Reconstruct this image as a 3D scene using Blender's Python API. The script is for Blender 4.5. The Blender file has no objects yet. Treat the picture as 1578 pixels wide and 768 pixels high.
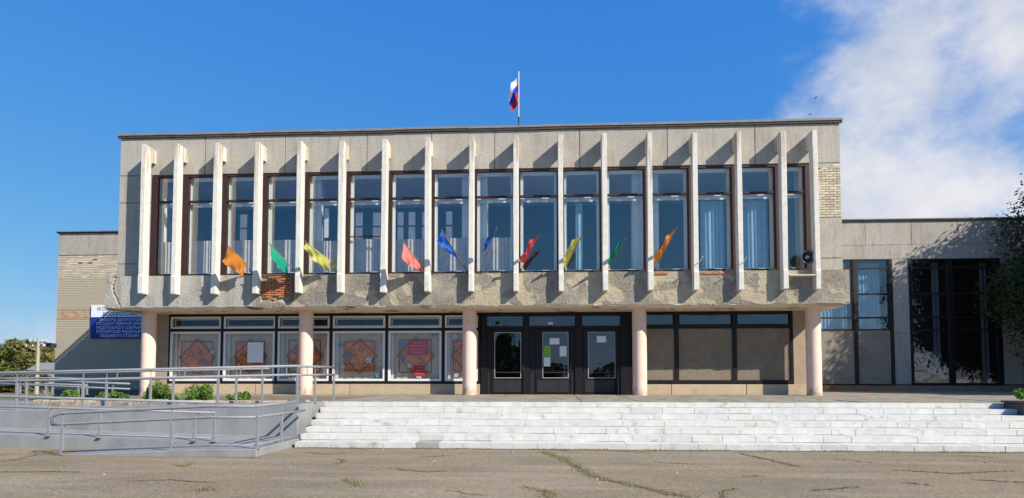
import bpy, bmesh, math, random
import numpy as np
from mathutils import Vector, Matrix, noise as mnoise
random.seed(7); RNG = np.random.default_rng(11)
S = bpy.context.scene
COL = S.collection
PI = math.pi

# ------------------------------------------------------------------ camera
CX, CYW, CZ = 2.855, -22.613, 1.6
FPX, CPY, PITCH, YAW = 1000.0, 527.7, .0511, .0582
cam = bpy.data.cameras.new('camera'); camo = bpy.data.objects.new('camera', cam); COL.objects.link(camo)
camo.location = (CX, CYW, CZ)
camo.rotation_euler = (PI/2 + PITCH, 0, YAW)
cam.sensor_width = 36; cam.lens = FPX/1578*36; cam.shift_y = (CPY-384)/1578
cam.clip_start = .1; cam.clip_end = 3000
S.camera = camo

# ------------------------------------------------------------------ world, sun, exposure
SUNV = Vector((1.5, -1.0, 1.33)).normalized()
ELEV = math.asin(SUNV.z); AZ = math.atan2(SUNV.x, SUNV.y)
W = bpy.data.worlds.new('World'); S.world = W; W.use_nodes = True
wn = W.node_tree.nodes; wl = W.node_tree.links
for n in list(wn): wn.remove(n)
wout = wn.new('ShaderNodeOutputWorld'); wbg = wn.new('ShaderNodeBackground'); wbg.inputs['Strength'].default_value = .085
sky = wn.new('ShaderNodeTexSky'); sky.sky_type = 'NISHITA'; sky.sun_disc = False
sky.sun_elevation = ELEV; sky.sun_rotation = AZ; sky.altitude = 100; sky.air_density = 1.0; sky.dust_density = .12; sky.ozone_density = 3.0
sepc = wn.new('ShaderNodeSeparateColor'); hs = wn.new('ShaderNodeCombineColor'); wl.new(sky.outputs[0], sepc.inputs[0])
for k, (pw, ml) in enumerate(((1.05, .42), (.56, 1.52), (.16, 5.0))):      # the deep saturated blue of the photograph
    a_ = wn.new('ShaderNodeMath'); a_.operation = 'POWER'; a_.inputs[1].default_value = pw; wl.new(sepc.outputs[k], a_.inputs[0])
    b_ = wn.new('ShaderNodeMath'); b_.operation = 'MULTIPLY'; b_.inputs[1].default_value = ml; wl.new(a_.outputs[0], b_.inputs[0]); wl.new(b_.outputs[0], hs.inputs[k])
tc = wn.new('ShaderNodeTexCoord'); sep = wn.new('ShaderNodeSeparateXYZ'); wl.new(tc.outputs['Generated'], sep.inputs[0])
def wmath(op, a, b=None, c=None, clamp=False):
    n = wn.new('ShaderNodeMath'); n.operation = op; n.use_clamp = clamp
    for i, v in enumerate((a, b, c)):
        if v is None: continue
        if isinstance(v, (int, float)): n.inputs[i].default_value = v
        else: wl.new(v, n.inputs[i])
    return n.outputs[0]
mp = wn.new('ShaderNodeMapping'); mp.inputs['Scale'].default_value = (1, 1, 1.35); mp.inputs['Location'].default_value = (.27, .1, .32)
wl.new(tc.outputs['Generated'], mp.inputs[0])
cn = wn.new('ShaderNodeTexNoise'); cn.inputs['Scale'].default_value = 3.1; cn.inputs['Detail'].default_value = 9; cn.inputs['Roughness'].default_value = .6
wl.new(mp.outputs[0], cn.inputs['Vector'])
# one large cloud bank off to the right of the building, soft edges broken by the noise
def wblob(dx, dy, dz, r0, r1):
    dv = wn.new('ShaderNodeVectorMath'); dv.operation = 'DISTANCE'
    v = Vector((dx, dy, dz)).normalized(); dv.inputs[1].default_value = v
    wl.new(tc.outputs['Generated'], dv.inputs[0])
    m = wn.new('ShaderNodeMapRange'); m.interpolation_type = 'SMOOTHSTEP'
    m.inputs['From Min'].default_value = r1; m.inputs['From Max'].default_value = r0
    wl.new(dv.outputs['Value'], m.inputs['Value']); return m.outputs[0]
def pxdir(px, py):
    u = (px-789)/FPX; v = -(py-CPY)/FPX
    y = math.cos(PITCH)-v*math.sin(PITCH); z = math.sin(PITCH)+v*math.cos(PITCH)
    return (u*math.cos(YAW)-y*math.sin(YAW), u*math.sin(YAW)+y*math.cos(YAW), z)
b1 = wblob(*pxdir(1430, 260), .10, .36)
b2 = wblob(*pxdir(1660, 330), .10, .36)
b3 = wblob(*pxdir(60, 520), .01, .12)
b6 = wblob(*pxdir(1310, 110), .03, .25)
bm_ = wmath('MAXIMUM', wmath('MAXIMUM', b1, b2), wmath('MAXIMUM', wmath('MULTIPLY', b6, .7), wmath('MULTIPLY', b3, .66)))
cs = wmath('ADD', wmath('MULTIPLY', cn.outputs[0], 1.9), wmath('MULTIPLY', bm_, .93))
cr = wn.new('ShaderNodeMapRange'); cr.interpolation_type = 'SMOOTHSTEP'
cr.inputs['From Min'].default_value = 1.34; cr.inputs['From Max'].default_value = 1.84
wl.new(cs, cr.inputs['Value'])
cn2 = wn.new('ShaderNodeTexNoise'); cn2.inputs['Scale'].default_value = 4.5; cn2.inputs['Detail'].default_value = 6
wl.new(mp.outputs[0], cn2.inputs['Vector'])
ccol = wn.new('ShaderNodeMix'); ccol.data_type = 'RGBA'
ccol.inputs['A'].default_value = (5.0, 5.5, 6.2, 1); ccol.inputs['B'].default_value = (7.6, 7.4, 7.5, 1)
cr2 = wn.new('ShaderNodeMapRange'); cr2.inputs['From Min'].default_value = .35; cr2.inputs['From Max'].default_value = .62
wl.new(cn2.outputs[0], cr2.inputs['Value']); wl.new(cr2.outputs[0], ccol.inputs['Factor'])
cmix = wn.new('ShaderNodeMix'); cmix.data_type = 'RGBA'
wl.new(wmath('MULTIPLY', cr.outputs[0], .93), cmix.inputs['Factor']); wl.new(hs.outputs[0], cmix.inputs['A']); wl.new(ccol.outputs['Result'], cmix.inputs['B'])
wl.new(cmix.outputs['Result'], wbg.inputs['Color']); wl.new(wbg.outputs[0], wout.inputs[0])

sl = bpy.data.lights.new('sun', 'SUN'); sl.energy = 5.0; sl.angle = math.radians(.5); sl.color = (1, .93, .82)
so = bpy.data.objects.new('sun', sl); COL.objects.link(so); so.rotation_euler = SUNV.to_track_quat('Z', 'Y').to_euler()
S.render.engine = 'CYCLES'
S.view_settings.view_transform = 'Standard'; S.view_settings.look = 'None'; S.view_settings.exposure = .45; S.view_settings.gamma = 1
S.cycles.transparent_max_bounces = 16

# ------------------------------------------------------------------ where things stand: photo measurement -> point on a real plane
def ray(px, py):
    return pxdir(px, py)
def at(px, py, Y0):
    d = ray(px, py); t = (Y0-CYW)/d[1]
    return Vector((CX+d[0]*t, Y0, CZ+d[2]*t))
def atz(px, py, Z0):
    d = ray(px, py); t = (Z0-CZ)/d[2]
    return Vector((CX+d[0]*t, CYW+d[1]*t, Z0))
def ax(px, Y0, py=550): return at(px, py, Y0).x

# ------------------------------------------------------------------ materials
MATS = {}
def mat(name, c1, c2=None, scale=4., rough=.8, bump=0., bscale=40., spec=.3, c3=None, s3=1.2, t3=(.55, .68), metal=0., vary=0., detail=6, streak=None):
    """colour c1..c2 by noise; c3 = a separate patchy stain; vary = brightness difference between copies"""
    if name in MATS: return MATS[name]
    m = bpy.data.materials.new(name); m.use_nodes = True; MATS[name] = m
    nt = m.node_tree; N = nt.nodes; L = nt.links
    b = N['Principled BSDF']; b.inputs['Roughness'].default_value = rough; b.inputs['Metallic'].default_value = metal
    b.inputs['Specular IOR Level'].default_value = spec
    geo = N.new('ShaderNodeNewGeometry'); pos = geo.outputs['Position']
    c2 = c2 or tuple(x*.85 for x in c1)
    n1 = N.new('ShaderNodeTexNoise'); n1.inputs['Scale'].default_value = scale; n1.inputs['Detail'].default_value = detail
    n1.inputs['Roughness'].default_value = .62
    if streak:
        mpn = N.new('ShaderNodeMapping'); mpn.inputs['Scale'].default_value = streak; L.new(pos, mpn.inputs[0]); L.new(mpn.outputs[0], n1.inputs['Vector'])
    else: L.new(pos, n1.inputs['Vector'])
    r = N.new('ShaderNodeMapRange'); r.inputs['From Min'].default_value = .32; r.inputs['From Max'].default_value = .68; L.new(n1.outputs[0], r.inputs['Value'])
    mx = N.new('ShaderNodeMix'); mx.data_type = 'RGBA'; mx.inputs['A'].default_value = (*c1, 1); mx.inputs['B'].default_value = (*c2, 1)
    L.new(r.outputs[0], mx.inputs['Factor']); out = mx.outputs['Result']
    if c3:
        n3 = N.new('ShaderNodeTexNoise'); n3.inputs['Scale'].default_value = s3; n3.inputs['Detail'].default_value = 8; n3.inputs['Roughness'].default_value = .65
        L.new(pos, n3.inputs['Vector'])
        r3 = N.new('ShaderNodeMapRange'); r3.inputs['From Min'].default_value = t3[0]; r3.inputs['From Max'].default_value = t3[1]; L.new(n3.outputs[0], r3.inputs['Value'])
        m3 = N.new('ShaderNodeMix'); m3.data_type = 'RGBA'; L.new(r3.outputs[0], m3.inputs['Factor']); L.new(out, m3.inputs['A']); m3.inputs['B'].default_value = (*c3, 1); out = m3.outputs['Result']
    if vary:
        oi = N.new('ShaderNodeObjectInfo'); rv = N.new('ShaderNodeMapRange'); rv.inputs['To Min'].default_value = 1-vary; rv.inputs['To Max'].default_value = 1+vary
        L.new(oi.outputs['Random'], rv.inputs['Value'])
        hv = N.new('ShaderNodeHueSaturation'); L.new(rv.outputs[0], hv.inputs['Value']); L.new(out, hv.inputs['Color']); out = hv.outputs['Color']
    L.new(out, b.inputs['Base Color'])
    if bump:
        nb = N.new('ShaderNodeTexNoise'); nb.inputs['Scale'].default_value = bscale; nb.inputs['Detail'].default_value = 5; L.new(pos, nb.inputs['Vector'])
        bp = N.new('ShaderNodeBump'); bp.inputs['Strength'].default_value = bump; bp.inputs['Distance'].default_value = .02
        L.new(nb.outputs[0], bp.inputs['Height']); L.new(bp.outputs[0], b.inputs['Normal'])
    return m

def glass(name, tint=(.75, .82, .86), refl=.22, rough=.015, wav=.012):
    if name in MATS: return MATS[name]
    m = bpy.data.materials.new(name); m.use_nodes = True; MATS[name] = m
    nt = m.node_tree; N = nt.nodes; L = nt.links; N.remove(N['Principled BSDF'])
    o = N['Material Output']; t = N.new('ShaderNodeBsdfTransparent'); t.inputs[0].default_value = (*tint, 1)
    g = N.new('ShaderNodeBsdfGlossy'); g.inputs['Roughness'].default_value = rough
    mx = N.new('ShaderNodeMixShader'); lw = N.new('ShaderNodeLayerWeight'); pw_ = N.new('ShaderNodeMath'); pw_.operation = 'POWER'; pw_.inputs[1].default_value = 5; L.new(lw.outputs['Facing'], pw_.inputs[0]); fr = N.new('ShaderNodeMath'); fr.operation = 'MULTIPLY_ADD'; fr.inputs[1].default_value = .96; fr.inputs[2].default_value = .04; L.new(pw_.outputs[0], fr.inputs[0])
    ad = N.new('ShaderNodeMath'); ad.operation = 'ADD'; ad.use_clamp = True; ad.inputs[1].default_value = refl; L.new(fr.outputs[0], ad.inputs[0])
    nb = N.new('ShaderNodeTexNoise'); nb.inputs['Scale'].default_value = 1.6; geo = N.new('ShaderNodeNewGeometry'); L.new(geo.outputs['Position'], nb.inputs['Vector'])
    bp = N.new('ShaderNodeBump'); bp.inputs['Strength'].default_value = .5; bp.inputs['Distance'].default_value = wav; L.new(nb.outputs[0], bp.inputs['Height']); L.new(bp.outputs[0], g.inputs['Normal'])
    L.new(ad.outputs[0], mx.inputs[0]); L.new(t.outputs[0], mx.inputs[1]); L.new(g.outputs[0], mx.inputs[2]); L.new(mx.outputs[0], o.inputs[0])
    return m

def cloth(name, c, trans=.35, c2=None, scale=8.):
    if name in MATS: return MATS[name]
    m = mat(name, c, c2 or tuple(x*.8 for x in c), scale, .85, spec=.1)
    N = m.node_tree.nodes; L = m.node_tree.links; b = N['Principled BSDF']; o = N['Material Output']
    tr = N.new('ShaderNodeBsdfTranslucent'); src = b.inputs['Base Color'].links[0].from_socket; L.new(src, tr.inputs[0])
    mx = N.new('ShaderNodeMixShader'); mx.inputs[0].default_value = trans; L.new(b.outputs[0], mx.inputs[1]); L.new(tr.outputs[0], mx.inputs[2]); L.new(mx.outputs[0], o.inputs[0])
    return m

M_panel = mat('pebbledash_panel', (.52, .48, .415), (.37, .34, .29), 15, .95, 1., 60, .1, c3=(.33, .285, .225), s3=.55, t3=(.5, .8), vary=.06, detail=12)
if True:
    N = M_panel.node_tree.nodes; L = M_panel.node_tree.links; b = N['Principled BSDF']; src = b.inputs['Base Color'].links[0].from_socket
    g_ = N.new('ShaderNodeNewGeometry'); mp_ = N.new('ShaderNodeMapping'); mp_.inputs['Scale'].default_value = (3.2, 3.2, .45); L.new(g_.outputs['Position'], mp_.inputs[0])
    n_ = N.new('ShaderNodeTexNoise'); n_.inputs['Scale'].default_value = 1.5; n_.inputs['Detail'].default_value = 9; n_.inputs['Roughness'].default_value = .65; L.new(mp_.outputs[0], n_.inputs['Vector'])
    r_ = N.new('ShaderNodeMapRange'); r_.inputs['From Min'].default_value = .5; r_.inputs['From Max'].default_value = .72; r_.inputs['To Max'].default_value = .6; L.new(n_.outputs[0], r_.inputs['Value'])
    mx = N.new('ShaderNodeMix'); mx.data_type = 'RGBA'; mx.inputs['B'].default_value = (.27, .225, .17, 1); L.new(r_.outputs[0], mx.inputs['Factor']); L.new(src, mx.inputs['A']); L.new(mx.outputs['Result'], b.inputs['Base Color'])
M_joint = mat('joint_filler', (.13, .085, .06), (.2, .12, .08), 6)
M_fin = mat('worn_white_paint', (.74, .71, .65), (.62, .58, .5), 5, .8, .35, 30, .2, c3=(.40, .30, .17), s3=2.6, t3=(.62, .78))
if True:   # rust-brown weathering washed down from the heads of the fins
    N = M_fin.node_tree.nodes; L = M_fin.node_tree.links; b = N['Principled BSDF']; src = b.inputs['Base Color'].links[0].from_socket
    g_ = N.new('ShaderNodeNewGeometry'); sp_ = N.new('ShaderNodeSeparateXYZ'); L.new(g_.outputs['Position'], sp_.inputs[0])
    mp_ = N.new('ShaderNodeMapping'); mp_.inputs['Scale'].default_value = (9, 9, .8); L.new(g_.outputs['Position'], mp_.inputs[0])
    n_ = N.new('ShaderNodeTexNoise'); n_.inputs['Scale'].default_value = 1; n_.inputs['Detail'].default_value = 6; L.new(mp_.outputs[0], n_.inputs['Vector'])
    ad = N.new('ShaderNodeMath'); ad.operation = 'MULTIPLY_ADD'; ad.inputs[1].default_value = .33; ad.inputs[2].default_value = -3.08; L.new(sp_.outputs['Z'], ad.inputs[0])
    a2 = N.new('ShaderNodeMath'); a2.operation = 'MULTIPLY_ADD'; a2.inputs[1].default_value = 3.2; L.new(n_.outputs[0], a2.inputs[0]); L.new(ad.outputs[0], a2.inputs[2])
    r_ = N.new('ShaderNodeMapRange'); r_.inputs['From Min'].default_value = 1.45; r_.inputs['From Max'].default_value = 2.1; r_.inputs['To Max'].default_value = .75; L.new(a2.outputs[0], r_.inputs['Value'])
    mx = N.new('ShaderNodeMix'); mx.data_type = 'RGBA'; mx.inputs['B'].default_value = (.36, .27, .16, 1); L.new(r_.outputs[0], mx.inputs['Factor']); L.new(src, mx.inputs['A']); L.new(mx.outputs['Result'], b.inputs['Base Color'])
M_fascia_cap = mat('roof_flashing', (.26, .25, .235), (.19, .18, .17), 3, .7)
M_cap_dark = mat('bitumen_edge', (.05, .045, .04), (.09, .08, .07), 4)
M_brown = mat('dark_brown_frame', (.060, .028, .024), (.035, .02, .018), 9, .55, spec=.35)
M_black = mat('black_painted_wood', (.009, .008, .009), (.015, .013, .013), 12, .5, .1, 60, .25)
M_wingf = mat('near_black_brown_frame', (.03, .018, .016), (.02, .013, .012), 9, .55)
M_inner = mat('white_inner_frame', (.82, .84, .80), (.7, .73, .7), 12, .6)
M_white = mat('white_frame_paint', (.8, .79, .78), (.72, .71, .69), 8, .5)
M_pillar = mat('white_interior_plaster', (.86, .87, .85), (.78, .79, .77), 4, .85)
M_column = mat('peach_plaster', (.88, .635, .51), (.81, .56, .44), 2.2, .85, .18, 35, .2, c3=(.52, .37, .28), s3=3.2, t3=(.57, .8), detail=9)
if True:   # grime splashed up from the paving
    N = M_column.node_tree.nodes; L = M_column.node_tree.links; b = N['Principled BSDF']; src = b.inputs['Base Color'].links[0].from_socket
    g_ = N.new('ShaderNodeNewGeometry'); sp_ = N.new('ShaderNodeSeparateXYZ'); L.new(g_.outputs['Position'], sp_.inputs[0]); n_ = N.new('ShaderNodeTexNoise'); n_.inputs['Scale'].default_value = 6; n_.inputs['Detail'].default_value = 8; L.new(g_.outputs['Position'], n_.inputs['Vector'])
    a_ = N.new('ShaderNodeMath'); a_.operation = 'MULTIPLY_ADD'; a_.inputs[1].default_value = -.9; L.new(n_.outputs[0], a_.inputs[0]); L.new(sp_.outputs['Z'], a_.inputs[2])
    r_ = N.new('ShaderNodeMapRange'); r_.inputs['From Min'].default_value = .75; r_.inputs['From Max'].default_value = .45; r_.inputs['To Max'].default_value = .8; L.new(a_.outputs[0], r_.inputs['Value'])
    mx = N.new('ShaderNodeMix'); mx.data_type = 'RGBA'; mx.inputs['B'].default_value = (.30, .24, .18, 1); L.new(r_.outputs[0], mx.inputs['Factor']); L.new(src, mx.inputs['A']); L.new(mx.outputs['Result'], b.inputs['Base Color'])
M_plinth = mat('beige_plinth_paint', (.55, .43, .29), (.48, .37, .25), 5, .9, .4, 60, .1, c3=(.40, .31, .21), s3=2, t3=(.55, .75), vary=.05)
M_redjoint = mat('red_brown_joint', (.22, .06, .035), (.15, .05, .03), 8)
M_soffit = mat('soffit_plaster', (.80, .69, .56), (.68, .58, .46), 2.5, .9, .3, 25, .1, c3=(.24, .15, .06), s3=1.0, t3=(.56, .63), streak=None)
M_brick_w = mat('pale_silicate_brick', (.62, .54, .41), (.52, .45, .34), 18, .92, .5, 70, .1, vary=.20)
M_brick_o = mat('orange_brick', (.60, .34, .19), (.5, .3, .18), 18, .92, .5, 70, .1, vary=.12)
M_brick_r = mat('broken_red_brick', (.52, .20, .095), (.38, .15, .08), 14, .95, .8, 50, .1, c3=(.42, .33, .23), s3=6, t3=(.56, .72), vary=.22)
M_mortar = mat('old_mortar', (.21, .185, .14), (.15, .13, .10), 9, .95, .5, 40, .1)
M_mortar_d = mat('dusty_mortar', (.48, .40, .29), (.30, .2, .13), 9, .95, .8, 40, .1)
M_step = mat('whitewashed_stone', (.655, .64, .595), (.545, .53, .485), 5, .85, .5, 40, .2, c3=(.38, .355, .29), s3=2.8, t3=(.585, .70), vary=.05, detail=9)
M_step_y = mat('yellowed_whitewash', (.64, .62, .55), (.55, .53, .46), 7, .85, .5, 40, .2, c3=(.36, .33, .265), s3=1.7, t3=(.60, .70), vary=.05, detail=9)
M_stepcore = mat('dirty_step_core', (.28, .25, .20), (.38, .35, .29), 5, .95)
M_plat = mat('worn_terrace_concrete', (.40, .35, .28), (.22, .19, .145), 5, .95, .8, 30, .1, c3=(.13, .115, .07), s3=2.6, t3=(.5, .66), streak=(.5, 1.6, 1))
M_ramp = mat('smooth_grey_ramp_concrete', (.30, .30, .298), (.235, .24, .242), 2.2, .85, .15, 50, .15, c3=(.20, .20, .195), s3=1.0, t3=(.5, .72), streak=(1.1, 1.1, .3))
M_rail = mat('galvanised_rail', (.27, .28, .295), (.20, .21, .225), 15, .5, spec=.4, c3=(.16, .10, .06), s3=9, t3=(.68, .76))
M_floor = mat('interior_floor', (.45, .36, .27), (.38, .3, .22), 3, .5)
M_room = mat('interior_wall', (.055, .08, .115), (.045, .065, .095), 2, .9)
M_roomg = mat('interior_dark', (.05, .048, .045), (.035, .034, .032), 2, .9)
M_curt = cloth('pale_blue_curtain', (.36, .62, .82), .4, (.5, .75, .9), 3)
M_ribs = cloth('grey_striped_curtain', (.62, .60, .57), .3, (.85, .76, .66), 5)
M_lace = cloth('white_lace', (.92, .93, .93), .2)
M_greyc = cloth('dull_grey_curtain', (.22, .26, .27), .2)
M_show = cloth('beige_display_cloth', (.78, .64, .50), .1, (.66, .55, .44), 3)
M_decor = mat('terracotta_marbled_paper', (.90, .32, .12), (.42, .12, .055), 7, .9, detail=12, c3=(.85, .55, .36), s3=8, t3=(.60, .66))
M_decol = mat('dark_paper_outline', (.26, .08, .05), (.2, .06, .04), 9, .9)
M_red = mat('red_poster', (.60, .025, .05), (.5, .03, .045), 5, .7)
M_paper = mat('white_paper', (.8, .81, .82), (.74, .75, .76), 5, .8)
M_green = mat('bright_green_paper', (.24, .50, .06), (.2, .44, .06), 5, .8)
M_blue_b = mat('blue_banner', (.012, .03, .28), (.012, .03, .24), 2, .6)
M_white_b = mat('white_banner', (.78, .82, .86), (.72, .77, .82), 2, .6)
M_text_d = mat('slate_lettering', (.12, .16, .26), (.12, .16, .26), 2)
M_text_l = mat('pale_lettering', (.62, .68, .82), (.62, .68, .82), 2)
M_metal_d = mat('dark_grey_metal', (.06, .065, .075), (.045, .05, .055), 10, .45, metal=.3)
M_leaf = mat('tree_leaves', (.022, .042, .012), (.045, .068, .016), .9, .6, spec=.2)
M_leaf2 = mat('autumn_tree_leaves', (.19, .16, .05), (.09, .11, .03), .12, .7, spec=.15)
M_leaf3 = mat('shrub_leaves', (.07, .15, .025), (.15, .24, .04), 6, .6, spec=.2)
M_bark = mat('bark', (.10, .075, .05), (.06, .045, .03), 9, .95, .8, 20)
M_soil = mat('bed_soil', (.16, .12, .08), (.24, .19, .13), 7, .95, .8, 20)
M_kerb = mat('rough_stone_kerb', (.52, .43, .32), (.28, .23, .16), 11, .95, 1., 22, .1, c3=(.7, .66, .6), s3=7, t3=(.6, .7))
M_moss = mat('dry_moss_and_grass', (.17, .155, .06), (.25, .20, .09), 14, .9)
M_wood = mat('pale_board', (.66, .6, .52), (.55, .5, .42), 9, .7)
M_G_up = glass('upper_window_glass', (.97, .985, .99), .075)
M_G_dn = glass('ground_window_glass', (.97, .97, .97), .0)
M_G_wing = glass('wing_window_glass', (.95, .97, .98), .07, wav=.02)
M_G_door = glass('door_glass', (.7, .75, .8), .045)

# ------------------------------------------------------------------ mesh helpers
class MB:
    def __init__(s): s.v = []; s.f = []; s.mi = []
    def add(s, vs, fs, mi=0):
        o = len(s.v); s.v += [tuple(v) for v in vs]; s.f += [tuple(i+o for i in f) for f in fs]; s.mi += [mi]*len(fs); return s
    def box(s, x0, x1, y0, y1, z0, z1, mi=0, jit=0):
        vs = [(x, y, z) for z in (z0, z1) for y in (y0, y1) for x in (x0, x1)]
        if jit: vs = [(x+random.uniform(-jit, jit), y+random.uniform(-jit, jit), z+random.uniform(-jit, jit)) for x, y, z in vs]
        return s.add(vs, [(0, 1, 5, 4), (1, 3, 7, 5), (3, 2, 6, 7), (2, 0, 4, 6), (4, 5, 7, 6), (0, 2, 3, 1)], mi)
    def hexa(s, p, mi=0):   # 8 corners, order as box
        return s.add(p, [(0, 1, 5, 4), (1, 3, 7, 5), (3, 2, 6, 7), (2, 0, 4, 6), (4, 5, 7, 6), (0, 2, 3, 1)], mi)
    def tube(s, pts, r, n=8, mi=0, cap=True):
        pts = [Vector(p) for p in pts]; rings = []
        rs = r if isinstance(r, (list, tuple)) else [r]*len(pts)
        for i, p in enumerate(pts):
            d = (pts[min(i+1, len(pts)-1)]-pts[max(i-1, 0)]).normalized()
            a = d.orthogonal().normalized() if i == 0 else (a-d*a.dot(d)).normalized()
            b = d.cross(a)
            rings.append([p+(a*math.cos(2*PI*k/n)+b*math.sin(2*PI*k/n))*rs[i] for k in range(n)])
        vs = [q for rr in rings for q in rr]; fs = []
        for i in range(len(pts)-1):
            for k in range(n): fs.append((i*n+k, i*n+(k+1) % n, (i+1)*n+(k+1) % n, (i+1)*n+k))
        if cap: fs.append(tuple(range(n-1, -1, -1))); fs.append(tuple((len(pts)-1)*n+k for k in range(n)))
        return s.add(vs, fs, mi)
    def lathe(s, prof, n=24, M=Matrix(), mi=0):   # prof [(r,z)]
        vs = [M @ Vector((r*math.cos(2*PI*k/n), r*math.sin(2*PI*k/n), z)) for r, z in prof for k in range(n)]
        fs = [(i*n+k, i*n+(k+1) % n, (i+1)*n+(k+1) % n, (i+1)*n+k) for i in range(len(prof)-1) for k in range(n)]
        return s.add(vs, fs, mi)
    def mesh(s, name):
        me = bpy.data.meshes.new(name); me.from_pydata(s.v, [], s.f)
        if any(s.mi): me.polygons.foreach_set('material_index', s.mi)
        me.update(); return me
    def build(s, name, m, parent=None, smooth=False, bevel=0, origin=None):
        if origin is not None:
            ox, oy, oz = origin; s.v = [(x-ox, y-oy, z-oz) for x, y, z in s.v]
        me = s.mesh(name)
        for q in (m if isinstance(m, (list, tuple)) else [m]): me.materials.append(q)
        if smooth: me.polygons.foreach_set('use_smooth', [True]*len(me.polygons))
        o = bpy.data.objects.new(name, me); COL.objects.link(o)
        if origin is not None: o.location = origin
        if parent: o.parent = parent
        if bevel:
            b = o.modifiers.new('bevel', 'BEVEL'); b.width = bevel; b.segments = 1; b.limit_method = 'ANGLE'
        return o
def tag(o, label=None, cat=None, group=None, kind=None):
    if label: o['label'] = label
    if cat: o['category'] = cat
    if group: o['group'] = group
    if kind: o['kind'] = kind
    return o
def empty(name, loc=(0, 0, 0)):
    o = bpy.data.objects.new(name, None); COL.objects.link(o); o.location = loc; o.empty_display_size = .2; return o
def place(me, name, parent, loc, scale=(1, 1, 1), rot=(0, 0, 0)):
    o = bpy.data.objects.new(name, me); COL.objects.link(o); o.location = loc; o.scale = scale; o.rotation_euler = rot
    if parent: o.parent = parent
    return o
def frame(mb, x0, x1, z0, z1, y0, y1, w, mi=0):   # rectangular ring, pieces butted
    mb.box(x0, x0+w, y0, y1, z0, z1, mi); mb.box(x1-w, x1, y0, y1, z0, z1, mi)
    mb.box(x0+w, x1-w, y0, y1, z0, z0+w, mi); mb.box(x0+w, x1-w, y0, y1, z1-w, z1, mi)

# ------------------------------------------------------------------ ground
H = .902                 # terrace height
MB().add([(-1500, -1500, -.02), (1500, -1500, -.02), (1500, 1500, -.02), (-1500, 1500, -.02)], [(0, 1, 2, 3)]).build('ground', mat('dry_grass_ground', (.13, .12, .05), (.2, .17, .09), .4, .95, c3=(.25, .2, .13), s3=.05)) ['kind'] = 'structure'
M_asph = mat('old_pale_asphalt', (.375, .30, .20), (.235, .188, .122), 26, .97, 1., 75, .05, c3=(.225, .185, .125), s3=.5, t3=(.42, .75), detail=12)
if True:   # pale wear stretching along the square, and light aggregate grains
    N = M_asph.node_tree.nodes; L = M_asph.node_tree.links; b = N['Principled BSDF']; src = b.inputs['Base Color'].links[0].from_socket
    g_ = N.new('ShaderNodeNewGeometry'); mp_ = N.new('ShaderNodeMapping'); mp_.inputs['Scale'].default_value = (.22, 1.3, 1); L.new(g_.outputs['Position'], mp_.inputs[0])
    n_ = N.new('ShaderNodeTexNoise'); n_.inputs['Scale'].default_value = 1.2; n_.inputs['Detail'].default_value = 7; L.new(mp_.outputs[0], n_.inputs['Vector'])
    r_ = N.new('ShaderNodeMapRange'); r_.inputs['From Min'].default_value = .48; r_.inputs['From Max'].default_value = .66; r_.inputs['To Max'].default_value = .6; L.new(n_.outputs[0], r_.inputs['Value'])
    mx = N.new('ShaderNodeMix'); mx.data_type = 'RGBA'; mx.inputs['B'].default_value = (.39, .325, .235, 1); L.new(r_.outputs[0], mx.inputs['Factor']); L.new(src, mx.inputs['A'])
    vo = N.new('ShaderNodeTexVoronoi'); vo.inputs['Scale'].default_value = 38; L.new(g_.outputs['Position'], vo.inputs['Vector'])
    vr = N.new('ShaderNodeMapRange'); vr.inputs['To Min'].default_value = .78; vr.inputs['To Max'].default_value = 1.22; sc_ = N.new('ShaderNodeSeparateColor'); L.new(vo.outputs['Color'], sc_.inputs[0]); L.new(sc_.outputs[0], vr.inputs['Value'])
    hv = N.new('ShaderNodeHueSaturation'); L.new(vr.outputs[0], hv.inputs['Value']); L.new(mx.outputs['Result'], hv.inputs['Color']); L.new(hv.outputs['Color'], b.inputs['Base Color'])
# crack network in the asphalt: dark earth-filled lines, own geometry below
nx, ny = 90, 60
xs = np.linspace(-45, 45, nx); ys = np.linspace(-25, -5.6, ny); vv = []; ff = []
for j, y in enumerate(ys):
    for i, x in enumerate(xs): vv.append((x, y, .012*math.sin(x*.7+y*.3)*math.cos(y*.9)*(.0 if y > -9 else 1)))
for j in range(ny-1):
    for i in range(nx-1): ff.append((j*nx+i, j*nx+i+1, (j+1)*nx+i+1, (j+1)*nx+i))
plaza = MB().add(vv, ff).build('plaza_asphalt', M_asph, smooth=True); plaza['kind'] = 'structure'
def gz(x, y): return .012*math.sin(x*.7+y*.3)*math.cos(y*.9)*(.0 if y > -9 else 1)

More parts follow.
